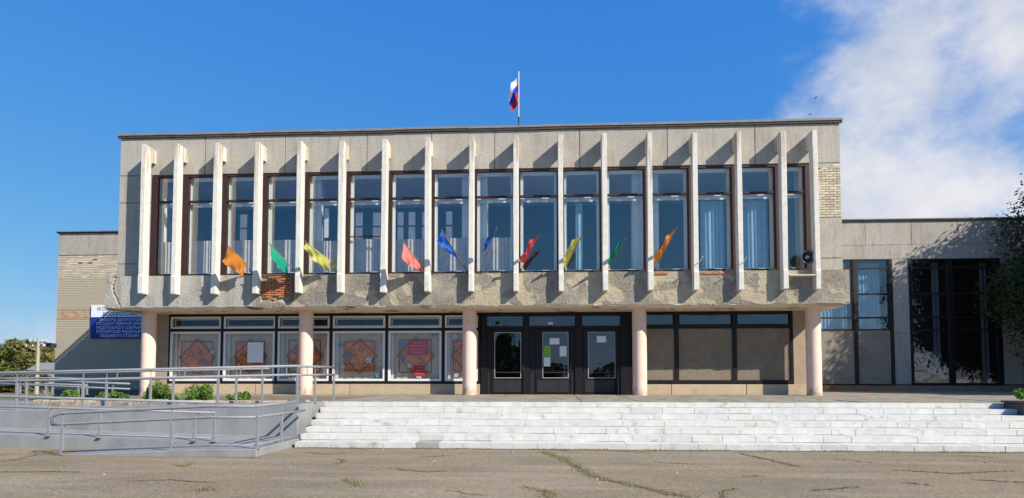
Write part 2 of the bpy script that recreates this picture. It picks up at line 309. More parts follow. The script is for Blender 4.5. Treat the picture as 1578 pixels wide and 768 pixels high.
cracks = [([(836, 696), (862, 706), (884, 717), (905, 731), (935, 740), (962, 745), (985, 750), (1020, 757), (1062, 766)], .16),
          ([(0, 727), (40, 728), (80, 727), (125, 728)], .1), ([(0, 713), (30, 709), (60, 701), (97, 703), (75, 699), (45, 699)], .05),
          ([(268, 717), (283, 719), (297, 714)], .12), ([(302, 757), (316, 755), (324, 757)], .2), ([(1140, 699), (1165, 704), (1200, 712), (1232, 719)], .08),
          ([(1152, 734), (1175, 734)], .09), ([(808, 750), (822, 753)], .12), ([(830, 756), (846, 758), (846, 766)], .18), ([(1110, 767), (1118, 757), (1132, 754)], .08),
          ([(470, 697), (505, 700), (540, 698)], .06), ([(520, 707), (533, 711), (515, 715)], .12), ([(530, 740), (545, 745), (552, 750)], .15), ([(850, 694), (890, 696)], .06),
          ([(940, 695), (1000, 698)], .05), ([(1290, 708), (1340, 713)], .05), ([(1380, 725), (1470, 730), (1560, 727)], .06), ([(1400, 745), (1430, 749)], .08), ([(1250, 757), (1320, 752)], .06), ([(200, 742), (260, 740), (330, 745)], .05),
          ([(600, 722), (660, 728), (700, 726)], .05), ([(690, 757), (740, 763)], .06), ([(1500, 740), (1578, 744)], .06), ([(1480, 703), (1540, 707)], .05), ([(640, 705), (700, 703)], .04), ([(1010, 712), (1080, 716)], .04)]
cb = MB(); gb = MB(); gs = MB()
for pl, w in cracks:
    pts = []
    for a, b in zip(pl[:-1], pl[1:]):
        A = atz(*a, 0); B = atz(*b, 0); n = max(2, int((B-A).length/.12))
        for k in range(n): pts.append(A.lerp(B, k/n)+Vector((random.uniform(-.03, .03), random.uniform(-.04, .04), 0)))
    pts.append(atz(*pl[-1], 0)); L = len(pts); vs = []
    for i, p in enumerate(pts):
        d = (pts[min(i+1, L-1)]-pts[max(i-1, 0)]).normalized(); nrm = Vector((-d.y, d.x, 0)); ww = w*random.uniform(.15, .6)*min(1, .25+min(i, L-1-i)/3)
        for sgn in (-1, 1):
            q = p+nrm*ww*sgn*random.uniform(.6, 1.3); vs.append((q.x, q.y, gz(q.x, q.y)+.006))
    cb.add(vs, [(2*i, 2*i+1, 2*i+3, 2*i+2) for i in range(L-1)])
    for i in range(int(L*w*230)):
        p = random.choice(pts)+Vector((random.gauss(0, w*.45), random.gauss(0, w*.4), 0)); h = random.uniform(.008, .035)*(.6+w*3.); a = random.uniform(0, PI); c, s_ = math.cos(a)*.006, math.sin(a)*.006
        z = gz(p.x, p.y)
        gb.add([(p.x-c, p.y-s_, z), (p.x+c, p.y+s_, z), (p.x+random.uniform(-.02, .02), p.y+random.uniform(-.02, .02), z+h)], [(0, 1, 2)])
for i in range(2600):    # thin weeds along the foot of the steps
    x = random.uniform(-2.8, 15); 
    if math.sin(x*2.3)+math.sin(x*5.1+1) < -.2: continue
    y = -8.47-abs(random.gauss(0, .05)); h = random.uniform(.01, .05); c = random.uniform(-.007, .007)
    gb.add([(x-.006, y, 0), (x+.006, y+c, 0), (x+random.uniform(-.02, .02), y+random.uniform(-.03, .01), h)], [(0, 1, 2)])
for i in range(2600):
    x, y = random.uniform(-16, 20), random.uniform(-18, -8.6); r_ = random.uniform(.004, .016) if random.random() < .97 else random.uniform(.02, .04); z = gz(x, y)
    if x < -2.7 and y > -10.3: continue
    a = random.uniform(0, 6); st_ = [(x+r_*math.cos(a+k*2.1), y+r_*math.sin(a+k*2.1), z-.002) for k in range(3)]+[(x, y, z+r_*.9)]
    gs.add(st_, [(0, 1, 3), (1, 2, 3), (2, 0, 3)])
gs.build('grit', mat('loose_grit', (.36, .31, .24), (.2, .17, .13), 3))['kind'] = 'stuff'
cd = MB()
for pl, w in cracks:
    if len(pl) < 3 and random.random() < .3: continue
    pts = []
    for a, b in zip(pl[:-1], pl[1:]):
        A = atz(*a, 0); B_ = atz(*b, 0); n = max(2, int((B_-A).length/.09))
        for k in range(n): pts.append(A.lerp(B_, k/n)+Vector((random.uniform(-.03, .03), random.uniform(-.05, .05), 0)))
    L = len(pts); vs = []
    for i, p in enumerate(pts):
        d = (pts[min(i+1, L-1)]-pts[max(i-1, 0)]).normalized(); nrm = Vector((-d.y, d.x, 0)); ww = random.uniform(.003, .011)
        for sgn in (-1, 1): q = p+nrm*ww*sgn; vs.append((q.x, q.y, gz(q.x, q.y)+.010))
    cd.add(vs, [(2*i, 2*i+1, 2*i+3, 2*i+2) for i in range(L-1)])
cd.build('crack_core', mat('dark_crack', (.10, .085, .055), (.15, .125, .08), 20, .95))['kind'] = 'stuff'
cb.build('asphalt_cracks', mat('crack_earth', (.20, .165, .09), (.2, .16, .09), 20, .95))['kind'] = 'stuff'
tag(gb.build('crack_grass', M_moss), 'dry grass and moss growing in the cracks of the asphalt', 'grass', kind='stuff')
dk = MB(); 
for i in range(150):
    x0 = -2.85+i*.13; w = .06+.09*abs(math.sin(i*.9)*math.cos(i*.37)); x1 = x0+.13
    w2 = .06+.09*abs(math.sin((i+1)*.9)*math.cos((i+1)*.37)); dk.add([(x0, -8.42, .006), (x0, -8.44-w, .006), (x1, -8.44-w2, .006), (x1, -8.42, .006)], [(0, 1, 2, 3)])
dk.build('earth_strip', mat('damp_earth', (.16, .13, .085), (.22, .18, .11), 12, .95))['kind'] = 'structure'

# ------------------------------------------------------------------ terrace and steps
tr = MB(); tr.box(-3.1, 24, -5.38, 1.30, -.01, H-.058); tr.box(-11.45, -3.1, -5.4, 1.30, -.01, H-.05); tr.box(-12.7, -11.45, -1.2, 1.30, -.01, H-.05); tr.box(12.5, 34, 1.30, 8.65, -.01, H-.02)
terrace = tr.build('terrace', M_plat); terrace['kind'] = 'structure'
# paving sheets of the terrace, with a crumbling edge
ts = MB(); x = -3.1
while x < 22:
    w = random.uniform(1.3, 2.3); y = -5.46
    ts = MB()
    ts.box(x+.006, min(x+w, 22)-.006, -5.38+random.uniform(-.0, .03), -3.6, H-.055, H+random.uniform(-.008, .008)); ts.box(x+.006, min(x+w, 22)-.006, -3.59, -.9, H-.055, H+random.uniform(-.006, .004)); ts.box(x+.006, min(x+w, 22)-.006, -.89, 1.28, H-.055, H)
    ts.build('paving_slab', M_plat, terrace, bevel=.01); x += w
MB().box(-11.4, -3.11, -.9, 1.28, H-.055, H-.002).build('terrace_sheet', M_plat, terrace)
NR = 7; RH = H/NR; YB, YT = -8.40, -5.50
steps = MB()
for i in range(NR):
    yf = YB+(YT-YB)*i/(NR-1); xl = -2.82-.36*i/6
    steps.box(xl+.05, 22, yf+.04, -5.48, i*RH-.012, (i+1)*RH-.012)
steps = steps.build('entrance_steps', M_stepcore); steps['kind'] = 'structure'
slabm = []
for k in range(5):
    mb = MB(); n = 6; top = []
    mb.box(-.5, .5, 0, 1, 0, 1)
    me = mb.mesh('step_slab'); bmm = bmesh.new(); bmm.from_mesh(me)
    for v in bmm.verts: v.co += Vector((random.uniform(-.003, .003), random.uniform(-.006, .006), random.uniform(-.02, .015)))
    bmesh.ops.bevel(bmm, geom=bmm.edges[:], offset=.012, segments=1, affect='EDGES'); bmm.to_mesh(me); bmm.free(); me.materials.append(M_step if k < 4 else M_step_y); slabm.append(me)
cnt = 0
M_bare = mat('bare_grey_slab', (.42, .40, .35), (.33, .31, .27), 6, .9, .4, 40, .1)
for i in range(NR):
    yf = YB+(YT-YB)*i/(NR-1); x = -2.82-.36*i/6
    while x < 16.2:
        w = random.choice((.52, .60, .66, .72, .80))
        d = .50 if i < NR-1 else .11
        o = place(random.choices(slabm, (4, 4, 4, 4, 1))[0], 'step_slab', steps, (x+w/2, yf+random.uniform(-.003, .003), i*RH+.003), (w-random.choice((.002, .003, .007)), d, RH-random.choice((.004, .006, .009))))
        x += w; cnt += 1
        if i == 0 and .1 < x < .9:
            o.data = slabm[0].copy(); o.data.materials[0] = M_bare; o['label'] = 'bare grey slab without paint in the bottom row'

# ------------------------------------------------------------------ building
B = tag(empty('community_building', (0, 1.4, 0)), 'two storey concrete building with tall white fins above a pink column porch', 'building')
B_OFF = Vector((0, 1.4, 0))
def part(mb, name, m, parent=None, **k):
    """mesh in world coordinates, parented to the building (or to one of its parts)"""
    parent = parent or B
    o = mb.build(name, m, None, **k); o.parent = parent
    if parent is B: o.matrix_parent_inverse = Matrix.Translation(-B_OFF)
    return o
ZL, ZS, ZT = 8.88, 5.21, 10.36         # window head, sill, roof
XL, XR = -12.90, 12.87
FIN = [-11.596, -10.40, -8.951, -7.455, -5.925, -4.429, -2.9, -1.371, .158, 1.70, 3.245, 4.744, 6.27, 7.79, 9.27, 10.74, 11.78]

# shell of the upper storey
sh = MB()
sh.box(XL+.02, XR-.02, .04, .3, ZL+.02, ZT-.06); sh.box(XL+.02, FIN[0]-.02, .04, .3, 4.1, ZL+.02); sh.box(FIN[-1]+.1, XR-.02, .04, .3, 4.1, ZL+.02); sh.box(FIN[0]-.02, FIN[-1]+.1, -.02, .3, 4.1, ZS-.03)
front = part(sh, 'front_wall', M_joint)
sh = MB(); sh.box(XL, XL+.3, .301, 14, 4.05, ZT-.06); part(sh, 'side_wall', M_panel)
sh = MB(); sh.box(XR-.3, XR, .301, 14, 4.05, ZT-.06); part(sh, 'side_wall', M_panel)
sh = MB(); sh.box(XL, XR, 14, 14.3, 0, ZT-.06); part(sh, 'rear_wall', M_panel)
sh = MB(); sh.box(XL+.31, XR-.31, .31, 6.1, ZT-.3, ZT-.05); roofp = part(sh, 'roof', M_cap_dark)  # cut short behind the hall so the sunlit rear wall bounces light in
# flashing along the roof edge, in slightly uneven lengths
x = XL-.07
while x < XR+.05:
    w = min(random.uniform(1.6, 2.8), XR+.07-x); dz = random.uniform(-.012, .012)
    mb = MB(); mb.box(x, x+w-.004, -.09, .34, ZT+.02+dz, ZT+.095+dz); mb.box(x+.002, x+w-.006, -.065, .02, ZT-.06+dz, ZT+.02+dz, 1)
    part(mb, 'roof_flashing', [M_fascia_cap, M_cap_dark], roofp); x += w
for sx in (XL-.07, XR-.05): part(MB().box(sx, sx+.12, .345, 14.3, ZT+.01, ZT+.09), 'roof_flashing', M_fascia_cap, roofp)

# facade panels
def panel(x0, x1, z0, z1, y=-.0, m=None, g=.012, t=.05):
    return part(MB().box(x0+g, x1-g, y, y+t, z0+g, z1-g), 'wall_panel', m or M_panel, front, bevel=.006)
J = [XL, -9.68, -6.70, -3.69, -1.345, .92, 3.93, 6.98, 9.99, XR]
for a, b in zip(J[:-1], J[1:]): panel(a, b, ZL+.035, ZT-.055)
for x in (FIN[0]-.1,): pass
ZJ1 = at(200, 313, 0).z; ZJ2 = at(200, 407, 0).z
panel(XL, FIN[0]-.05, 5.19, ZJ2); panel(XL, FIN[0]-.05, ZJ2, ZJ1); panel(XL, FIN[0]-.05, ZJ1, ZL+.035)
ZB0, ZB1 = at(1280, 335, 0).z, ZL+.035
panel(FIN[-1]+.12, XR, at(1280, 398, 0).z, ZB0); panel(FIN[-1]+.12, XR, 5.05, at(1280, 398, 0).z)
panel(FIN[-1]+.12, FIN[-1]+.30, ZB0, ZB1)

# brick helpers
def brick_meshes(name, m, L, Hh, D, n=4):
    out = []
    for k in range(n):
        me = MB().box(-L/2, L/2, 0, D, 0, Hh, jit=.0035).mesh(name); bmm = bmesh.new(); bmm.from_mesh(me)
        bmesh.ops.bevel(bmm, geom=bmm.edges[:], offset=.005, segments=1, affect='EDGES'); bmm.to_mesh(me); bmm.free(); me.materials.append(m); out.append(me)
    return out
BW = brick_meshes('brick', M_brick_w, .245, .075, .09); BWS = brick_meshes('brick', M_brick_w, .115, .075, .09)
BO = brick_meshes('brick', M_brick_o, .245, .075, .09); BOS = brick_meshes('brick', M_brick_o, .115, .075, .09)
BR = brick_meshes('brick', M_brick_r, .24, .066, .1, 6); BRS = brick_meshes('brick', M_brick_r, .115, .066, .1)
def placeb(me, name, parent, loc, rot=(0, 0, 0), scale=(1, 1, 1)):
    return place(me, name, parent, loc, scale, rot)
def brick_field(x0, x1, z0, z1, y, parent, full, half, pz=.088, px=.257, skip=None, jy=.004, limit=None, stuff=None, alt=None):
    n = 0; row = 0; z = z0
    rows = []
    while z+pz*.8 < z1:
        xx = x0-(px/2 if row % 2 else 0)
        while xx < x1-.03:
            a = max(xx, x0); b = min(xx+px, x1)
            if b-a > .06: rows.append((a, b, z, row))
            xx += px
        z += pz; row += 1
    rows.sort(key=lambda r: (-r[2], r[0]))
    for a, b, z, row in rows:
        if skip and skip((a+b)/2, z+.04): continue
        w = b-a; src = full if w > .2 else half; base = .257 if w > .2 else .127
        if alt and alt((a+b)/2, z+.04, row): src = BO if w > .2 else BOS
        yy = y+random.uniform(-jy, jy)
        if limit is not None and n >= limit:
            q = .011; stuff.box(a+.006, b-.006, yy, yy+.09, z+.004, z+.079, 1 if src in (BO, BOS) else 0)
        else:
            placeb(random.choice(src), 'brick', parent, ((a+b)/2, yy, z), scale=(w/base, 1, 1))
        n += 1
    return n
# peeled corner with pale bricks on the right of the facade
bp_ = part(MB().box(FIN[-1]+.30, XR-.02, .030, .038, ZB0, ZB1-.02), 'brick_patch', M_mortar)
def skipr(x, z): return z > ZB1-.16-.10*math.sin(x*9) and x < XR-.3
brick_field(FIN[-1]+.31, XR-.004, ZB0+.01, ZB1-.02, .0, bp_, BW, BWS, jy=.005, skip=skipr)
mb = MB(); 
for k in range(9):
    xa = FIN[-1]+.31+k*.085; mb.box(xa, xa+.084, .002, .045, ZB1-.17-.05*math.sin(k*1.7)-.04*(k % 2), ZB1-.01)
part(mb, 'render_remnant', M_panel, bp_)

# fins
def fin(i, x):
    t = .085+random.uniform(-.006, .006); yf, yb = -.60+random.uniform(-.015, .015), -.285
    zt = 9.86+(.05 if 6 < i < 13 else 0)+random.uniform(-.015, .015); zb = 4.47+random.uniform(-.015, .015)
    prof = [(yf, zb+.01), (yf-.018, zb+.55), (yf-.018, zb+.62), (yf+.004, zb+.68), (yf, 7.2), (yf-.004, 9.0), (yf, zt-.012), (yf+.012, zt), (-.12, zt-.02), (-.002, zt-.03), (-.002, zt-.50), (-.02, zt-.53), (yb+.02, zt-.56), (yb, zt-.62), (yb, 7), (yb, zb)]
    n = len(prof); vs = []
    lean = random.uniform(-.012, .012)
    for s_ in (-1, 1):
        for y, z in prof:
            vs.append((x+s_*(t+random.uniform(-.003, .003)+.006*math.sin(z*1.7+i))+lean*(z-7)/3, y, z))
    fs = [tuple(range(n)), tuple(range(2*n-1, n-1, -1))]+[(k, n+k, n+(k+1) % n, (k+1) % n) for k in range(n)]
    mbb = MB().add(vs, fs)
    o = part(mbb, 'fin', M_fin, bevel=.012)
    bmm = bmesh.new(); bmm.from_mesh(o.data); bmesh.ops.recalc_face_normals(bmm, faces=bmm.faces[:]); bmm.to_mesh(o.data); bmm.free()
    o['label'] = 'worn white concrete fin standing off the upper windows'
for i, x in enumerate(FIN): fin(i, x)

# upper windows
ZTR = 7.93
def vcurtain(x0, x1, z0, z1, y, m, amp=.03, pitch=.11):
    n = max(4, int((x1-x0)/.025)); mb = MB(); vs = []
    for k in range(n+1):
        x = x0+(x1-x0)*k/n; yy = y+amp*math.sin(2*PI*(x-x0)/pitch+.7*math.sin(x*5)); vs += [(x, yy, z0), (x+.01*math.sin(k), yy*1.0, z1)]
    mb.add(vs, [(2*k, 2*k+2, 2*k+3, 2*k+1) for k in range(n)])
    o = mb.build('curtain', m, smooth=True, origin=((x0+x1)/2, y, z0)); return o
ORD = ['first', 'second', 'third', 'fourth', 'fifth', 'sixth', 'seventh', 'eighth', 'ninth', 'tenth', 'eleventh', 'twelfth', 'thirteenth', 'fourteenth', 'fifteenth', 'sixteenth']
for i in range(17):     # mullions behind the fins
    x = FIN[i]+(.03 if i == 0 else -.03 if i == 16 else 0)
    part(MB().box(x-.09, x+.09, -.01, .14, ZS+.01, ZL), 'mullion', M_brown)
for i in range(16):
    x0 = FIN[i]+.091+(.03 if i == 0 else 0); x1 = FIN[i+1]-.091-(.03 if i == 15 else 0)
    mb = MB(); w = .045
    mb.box(x0, x0+w, .02, .13, ZS+.06, ZL-.055); mb.box(x1-w, x1, .02, .13, ZS+.06, ZL-.055)
    mb.box(x0, x1, .0, .14, ZL-.055, ZL); mb.box(x0, x1, -.0, .14, ZS, ZS+.06); mb.box(x0+w, x1-w, .0, .13, ZTR-.035, ZTR+.03)
    wd = part(mb, 'window', M_brown)
    part(MB().box(x0+w, x1-w, .07, .076, ZS+.06, ZTR-.035), 'pane', M_G_up, wd); part(MB().box(x0+w, x1-w, .07, .076, ZTR+.03, ZL-.055), 'pane', M_G_up, wd)
    ln = MB(); a_, c_ = x0+.004, x1-.004
    ln.box(a_, a_+.03, .145, .27, ZS-.02, ZL-.03); ln.box(c_-.03, c_, .145, .27, ZS-.02, ZL-.03); ln.box(a_+.03, c_-.03, .145, .27, ZL-.06, ZL-.03); ln.box(a_+.03, c_-.03, .145, .27, ZS-.02, ZS+.01)
    part(ln, 'reveal_lining', M_inner, wd)
    inn = MB(); yi = .20
    frame(inn, x0+.036, x1-.036, ZS+.015, ZTR-.07, yi, yi+.05, .10); frame(inn, x0+.036, x1-.036, ZTR-.06, ZL-.065, yi+.002, yi+.05, .10)
    inno = part(inn, 'inner_frame', M_inner, wd)
    if i == 5: part(MB().box(x0+w, x1-w, .05, .1, 6.55, 6.585), 'glazing_bar', M_brown, wd)
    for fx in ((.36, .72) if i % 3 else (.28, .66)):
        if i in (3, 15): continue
        xx = x0+(x1-x0)*fx; part(MB().box(xx-.10, xx+.09, .085, .10, ZTR-.215, ZTR-.125), 'sun_patch_block', M_white, wd)  # white blocks standing in for patches of sunlight below the transom
    # window board projecting under the window
    part(MB().box(x0-.02, x1+.02, -.12, -.022, ZS-.055, ZS-.02), 'window_board', M_black if i % 2 else M_brown, wd)
# metal sill strip at skirt head
# interior of the upper hall
mb = MB(); mb.box(XL+.32, XR-.32, .32, 6, 4.3, 4.5); part(mb, 'hall_floor', M_floor)
mb = MB(); mb.box(XL+.32, XR-.32, .32, 6, 9.15, 9.3); part(mb, 'hall_ceiling', M_pillar)
mb = MB(); 
OP = sorted([(ax(p, 6.0, 340), ax(q, 6.0, 340)) for p, q in ((246, 251), (305, 316), (369, 381), (491, 499), (547, 559), (574, 587), (612, 622), (629, 640), (650, 662), (687, 697))])  # openings added in the unseen back wall to bring light into the hall
edges = [XL+.32]+[e for o_ in OP for e in o_]+[XR-.32]
for a, b in zip(edges[0::2], edges[1::2]): mb.box(a, b, 6.0, 6.1, 4.5, 9.15)
for a, b in OP: mb.box(a, b, 6.0, 6.1, 4.5, 7.72); mb.box(a, b, 6.0, 6.1, 8.98, 9.15); mb.box(a, b, 6.02, 6.06, 8.3, 8.36)
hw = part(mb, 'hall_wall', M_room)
for a, b in OP: part(MB().box(a, b, 6.07, 6.075, 7.72, 8.98), 'added_daylight_pane', cloth('added_daylight_pane_white', (.97, .97, .97), .75), hw)  # added translucent panes, bright patches seen through the front windows
for x in (-11.9, -5.95, .16, 6.27, 12.1): part(MB().box(x-.46, x+.46, .44, .95, 4.5, 9.15), 'hall_pillar', M_pillar)
for i in range(16):
    a, b = FIN[i]+.16, FIN[i+1]-.16
    if i <= 8:
        o = vcurtain(a+.02, b+.05, ZS-.1, 6.52+random.uniform(-.05, .05), .37, M_ribs, .03, .13)
        tag(o, 'grey striped half-height curtain behind the %s upper window from the left' % ORD[i], 'curtain', 'half-height curtains behind the upper windows')
        if i in (0, 4):
            for q in range(1):
                xx = a+.42+q*.34
                o = vcurtain(xx, xx+.17, 6.62, 7.70, .40+.02*q, M_lace, .012, .09)
                tag(o, 'white lace strip hanging behind the %s upper window, strip %s' % (ORD[i], ('left', 'middle', 'right')[q]), 'curtain', 'white lace strips in the upper hall')
    if i in (10, 13, 14):
        o = vcurtain(a+(.38 if i == 10 else .22), a+(.62 if i == 10 else 1.05), ZS-.2, 7.75, .38, M_curt, .025, .16)
        tag(o, 'pale blue curtain behind the %s upper window from the left' % ORD[i], 'curtain', 'pale blue curtains in the right upper windows')

# skirt below the windows: rough render, partly fallen off
def fnoise(x, z):
    return (math.sin(x*1.9+1.3*math.sin(z*2.2+x*.4))+math.sin(x*4.3+z*5.1+1.1)*.5+math.sin(z*6.3-x*2.7)*.45+math.sin(x*9.7+z*3.3)*.25)
SX0, SX1 = -13.10, 12.93; nx, nz = 620, 26; vs = []; pe = []
RBX0, RBX1 = at(401, 445, -.3).x, at(451, 445, -.3).x
for k in range(nz+1):
    z = 4.03+(ZS-.055-4.03)*k/nz
    for i in range(nx+1):
        x = SX0+(SX1-SX0)*i/nx; f = fnoise(x, z)
        thr = 9 if x < -7.6 and x > -12.6 else (.25 if x < 0 else -.1)
        if x < -12.6: thr = -.8
        f = f*.7+1.0*mnoise.fractal(Vector((x*2.2, z*2.6, 3.1)), 1.0, 2.0, 6); thr = thr+.1
        p = min(1, max(0, (f-thr)/.38)); p = max(p, 0) ; y = -.30+.018*p+(RNG.random()-.5)*(.012 if p > .5 else .008)
        if x < -7.6: p *= .55
        if RBX0 < x < RBX1 and z > 4.22+.05*math.sin(x*13): y = -.20; p = .5
        if -12.85 < x < -12.55 and abs(x+12.72-.10*math.sin(z*5)+.12*(z-4.6)) < .03: y += .05; p = .0
        vs.append((x, y, z+(0 if k else .02*math.sin(x*7)*math.sin(x*2.3)))); pe.append(p)
fs = [(k*(nx+1)+i, k*(nx+1)+i+1, (k+1)*(nx+1)+i+1, (k+1)*(nx+1)+i) for k in range(nz) for i in range(nx)]
m = mat('skirt_render', (.36, .325, .265), (.16, .14, .11), 16, .97, 1., 55, .1, c3=(.37, .335, .27), s3=1.3, t3=(.48, .68), detail=12)
if True:
    N = m.node_tree.nodes; L = m.node_tree.links; b = N['Principled BSDF']; src = b.inputs['Base Color'].links[0].from_socket
    ca = N.new('ShaderNodeAttribute'); ca.attribute_name = 'peel'
    g_ = N.new('ShaderNodeNewGeometry'); n_ = N.new('ShaderNodeTexNoise'); n_.inputs['Scale'].default_value = 5; n_.inputs['Detail'].default_value = 8; L.new(g_.outputs['Position'], n_.inputs['Vector'])
    c_ = N.new('ShaderNodeMix'); c_.data_type = 'RGBA'; c_.inputs['A'].default_value = (.36, .30, .205, 1); c_.inputs['B'].default_value = (.53, .455, .33, 1); L.new(n_.outputs[0], c_.inputs['Factor'])
    mx = N.new('ShaderNodeMix'); mx.data_type = 'RGBA'; L.new(ca.outputs['Fac'], mx.inputs['Factor']); L.new(src, mx.inputs['A']); L.new(c_.outputs['Result'], mx.inputs['B'])
    # the left end is smoother, paler grey render with washed-down streaks
    sx_ = N.new('ShaderNodeSeparateXYZ'); L.new(g_.outputs['Position'], sx_.inputs[0])
    xr_ = N.new('ShaderNodeMapRange'); xr_.inputs['From Min'].default_value = -7.45; xr_.inputs['From Max'].default_value = -7.7; xr_.inputs['To Max'].default_value = .85; L.new(sx_.outputs['X'], xr_.inputs['Value'])
    ms_ = N.new('ShaderNodeMapping'); ms_.inputs['Scale'].default_value = (3.5, 1, .5); L.new(g_.outputs['Position'], ms_.inputs[0])
    ns_ = N.new('ShaderNodeTexNoise'); ns_.inputs['Scale'].default_value = 1.6; ns_.inputs['Detail'].default_value = 8; L.new(ms_.outputs[0], ns_.inputs['Vector'])
    rs_ = N.new('ShaderNodeMapRange'); rs_.inputs['From Min'].default_value = .35; rs_.inputs['From Max'].default_value = .65; L.new(ns_.outputs[0], rs_.inputs['Value'])
    cs_ = N.new('ShaderNodeMix'); cs_.data_type = 'RGBA'; cs_.inputs['A'].default_value = (.50, .48, .43, 1); cs_.inputs['B'].default_value = (.36, .335, .28, 1); L.new(rs_.outputs[0], cs_.inputs['Factor'])
    mz_ = N.new('ShaderNodeMix'); mz_.data_type = 'RGBA'; L.new(xr_.outputs[0], mz_.inputs['Factor']); L.new(mx.outputs['Result'], mz_.inputs['A']); L.new(cs_.outputs['Result'], mz_.inputs['B'])
    L.new(mz_.outputs['Result'], b.inputs['Base Color'])
skirt = part(MB().add(vs, fs), 'skirt_render', m)
at_ = skirt.data.attributes.new('peel', 'FLOAT', 'POINT'); at_.data.foreach_set('value', pe)
# solid body behind the render and its returns
mb = MB(); mb.box(SX0+.01, SX1-.01, -.175, -.03, 4.05, ZS-.06); mb.box(SX0, SX0+.18, -.27, .9, 4.06, ZS-.08); mb.box(SX1-.17, SX1-.003, -.29, .9, 4.05, ZS-.07); mb.box(SX0+.005, SX1-.004, -.29, -.18, ZS-.058, ZS-.045)
part(mb, 'skirt_core', M_mortar_d)
# crumbling fillet under the skirt + soffit
vs = []; n = 700
for i in range(n+1):
    x = SX0+.02+(SX1-SX0-.04)*i/n; r_ = .012*math.sin(x*11)+.018*math.sin(x*3.1+2)+(RNG.random()-.5)*.02
    ero = max(0, math.sin(x*.9+.5)*math.sin(x*2.1))*.05 if x < -2 else max(0, math.sin(x*1.3))*.02
    endf = max(0, (x-10.4)/2.5)**2*.25
    vs += [(x, -.285+abs(r_)*.5, 4.055), (x, -.27+r_*.6+ero, 4.005+endf*.3), (x, -.20+r_+ero, 3.97+endf*.8), (x, -.06+r_*.4, 3.95+r_*.3+endf), (x, .12, 3.945+endf)]
fs = [(5*i+k, 5*i+5+k, 5*i+6+k, 5*i+1+k) for i in range(n) for k in range(4)]
part(MB().add(vs, fs), 'canopy_edge', M_soffit)
sof = part(MB().box(XL+.05, XR-.05, .0, 1.5, 3.94, 4.09), 'porch_ceiling', M_soffit)
for k in range(12):
    x = -11.1+2.03*k; part(MB().lathe([(.10, 3.936), (.075, 3.934), (.07, 3.95)], 14, Matrix.Translation((x, .45, 0))).add([(x+.072*math.cos(q*PI/7), .45+.072*math.sin(q*PI/7), 3.9385) for q in range(14)], [tuple(range(14))]), 'lamp_recess', M_black, sof)
# exposed red bricks in the skirt
rb = part(MB().box(RBX0-.0, RBX1, -.198, -.19, 4.2, ZS-.07), 'exposed_brickwork', M_mortar_d)
def skipred(x, z): return random.random() < .04 or (z < 4.45 and random.random() < .35) or (z > 5.0 and random.random() < .3)
brick_field(RBX0+.01, RBX1-.0, 4.27, ZS-.06, -.275, rb, BR, BRS, pz=.079, px=.252, jy=.02, skip=skipred)
for (a, b, z) in ((at(1062, 425, -.3).x, at(1128, 425, -.3).x, ZS-.165), (at(1010, 425, -.3).x, at(1030, 425, -.3).x, ZS-.15)):
    brick_field(a, b, z, z+.09, -.325, rb, BR, BRS, pz=.079, px=.252, jy=.01)

# porch columns
for i, px in enumerate((228.6, 471.3, 723.5, 985.6, 1253.8)):
    x = ax(px, .6, 545)
    prof = [(.27, H-.03), (.262, H+.02), (.252, H+.05)]+[(.25+.0025*math.sin(z*5+i), z) for z in np.linspace(H+.1, 3.85, 12)]+[(.25, 3.95)]
    part(MB().lathe(prof, 40, Matrix.Translation((x, .6, 0))), 'column', M_column, smooth=True)

# ground floor wall plane
YG = 1.36
gw = MB()
XW0, XW1 = -11.68, .27         # shop windows
XD0, XD1 = .30, 5.83           # entrance
XP0, XP1 = 5.93, 11.62         # blind panels
ground_wall = part(MB().box(-12.28, XW0, YG, YG+.3, H-.04, 3.95), 'porch_wall', mat('brown_porch_plaster', (.42, .33, .24), (.36, .28, .2), 5, .9, .3, 50, .1))
part(MB().box(XP1+.02, 12.28, YG, YG+.3, H-.04, 3.95), 'porch_wall', MATS['brown_porch_plaster']); part(MB().box(-12.279, -12.0, YG+.301, 14, 0, 4.04), 'ground_floor_side_wall', M_panel); part(MB().box(12.0, 12.279, YG+.301, 14, 0, 4.04), 'ground_floor_side_wall', M_panel); part(MB().box(XL, XR, 1.51, 14, 3.95, 4.048), 'overhang_soffit', M_soffit)
def plinth(xs_, z0=H-.03, z1=1.28):
    for a, b in zip(xs_[:-1], xs_[1:]): part(MB().box(a+.012, b-.012, YG-.04, YG+.2, z0, z1), 'plinth_panel', M_plinth, ground_wall, bevel=.005)
    part(MB().box(xs_[0], xs_[-1], YG-.02, YG+.19, z0+.003, z1-.003), 'plinth_joint', M_redjoint, ground_wall)
plinth([XW0, ax(395, YG), ax(540, YG), ax(664, YG), XD0-.02]); plinth([XD1+.02, ax(1034, YG), ax(1149, YG), 12.27])

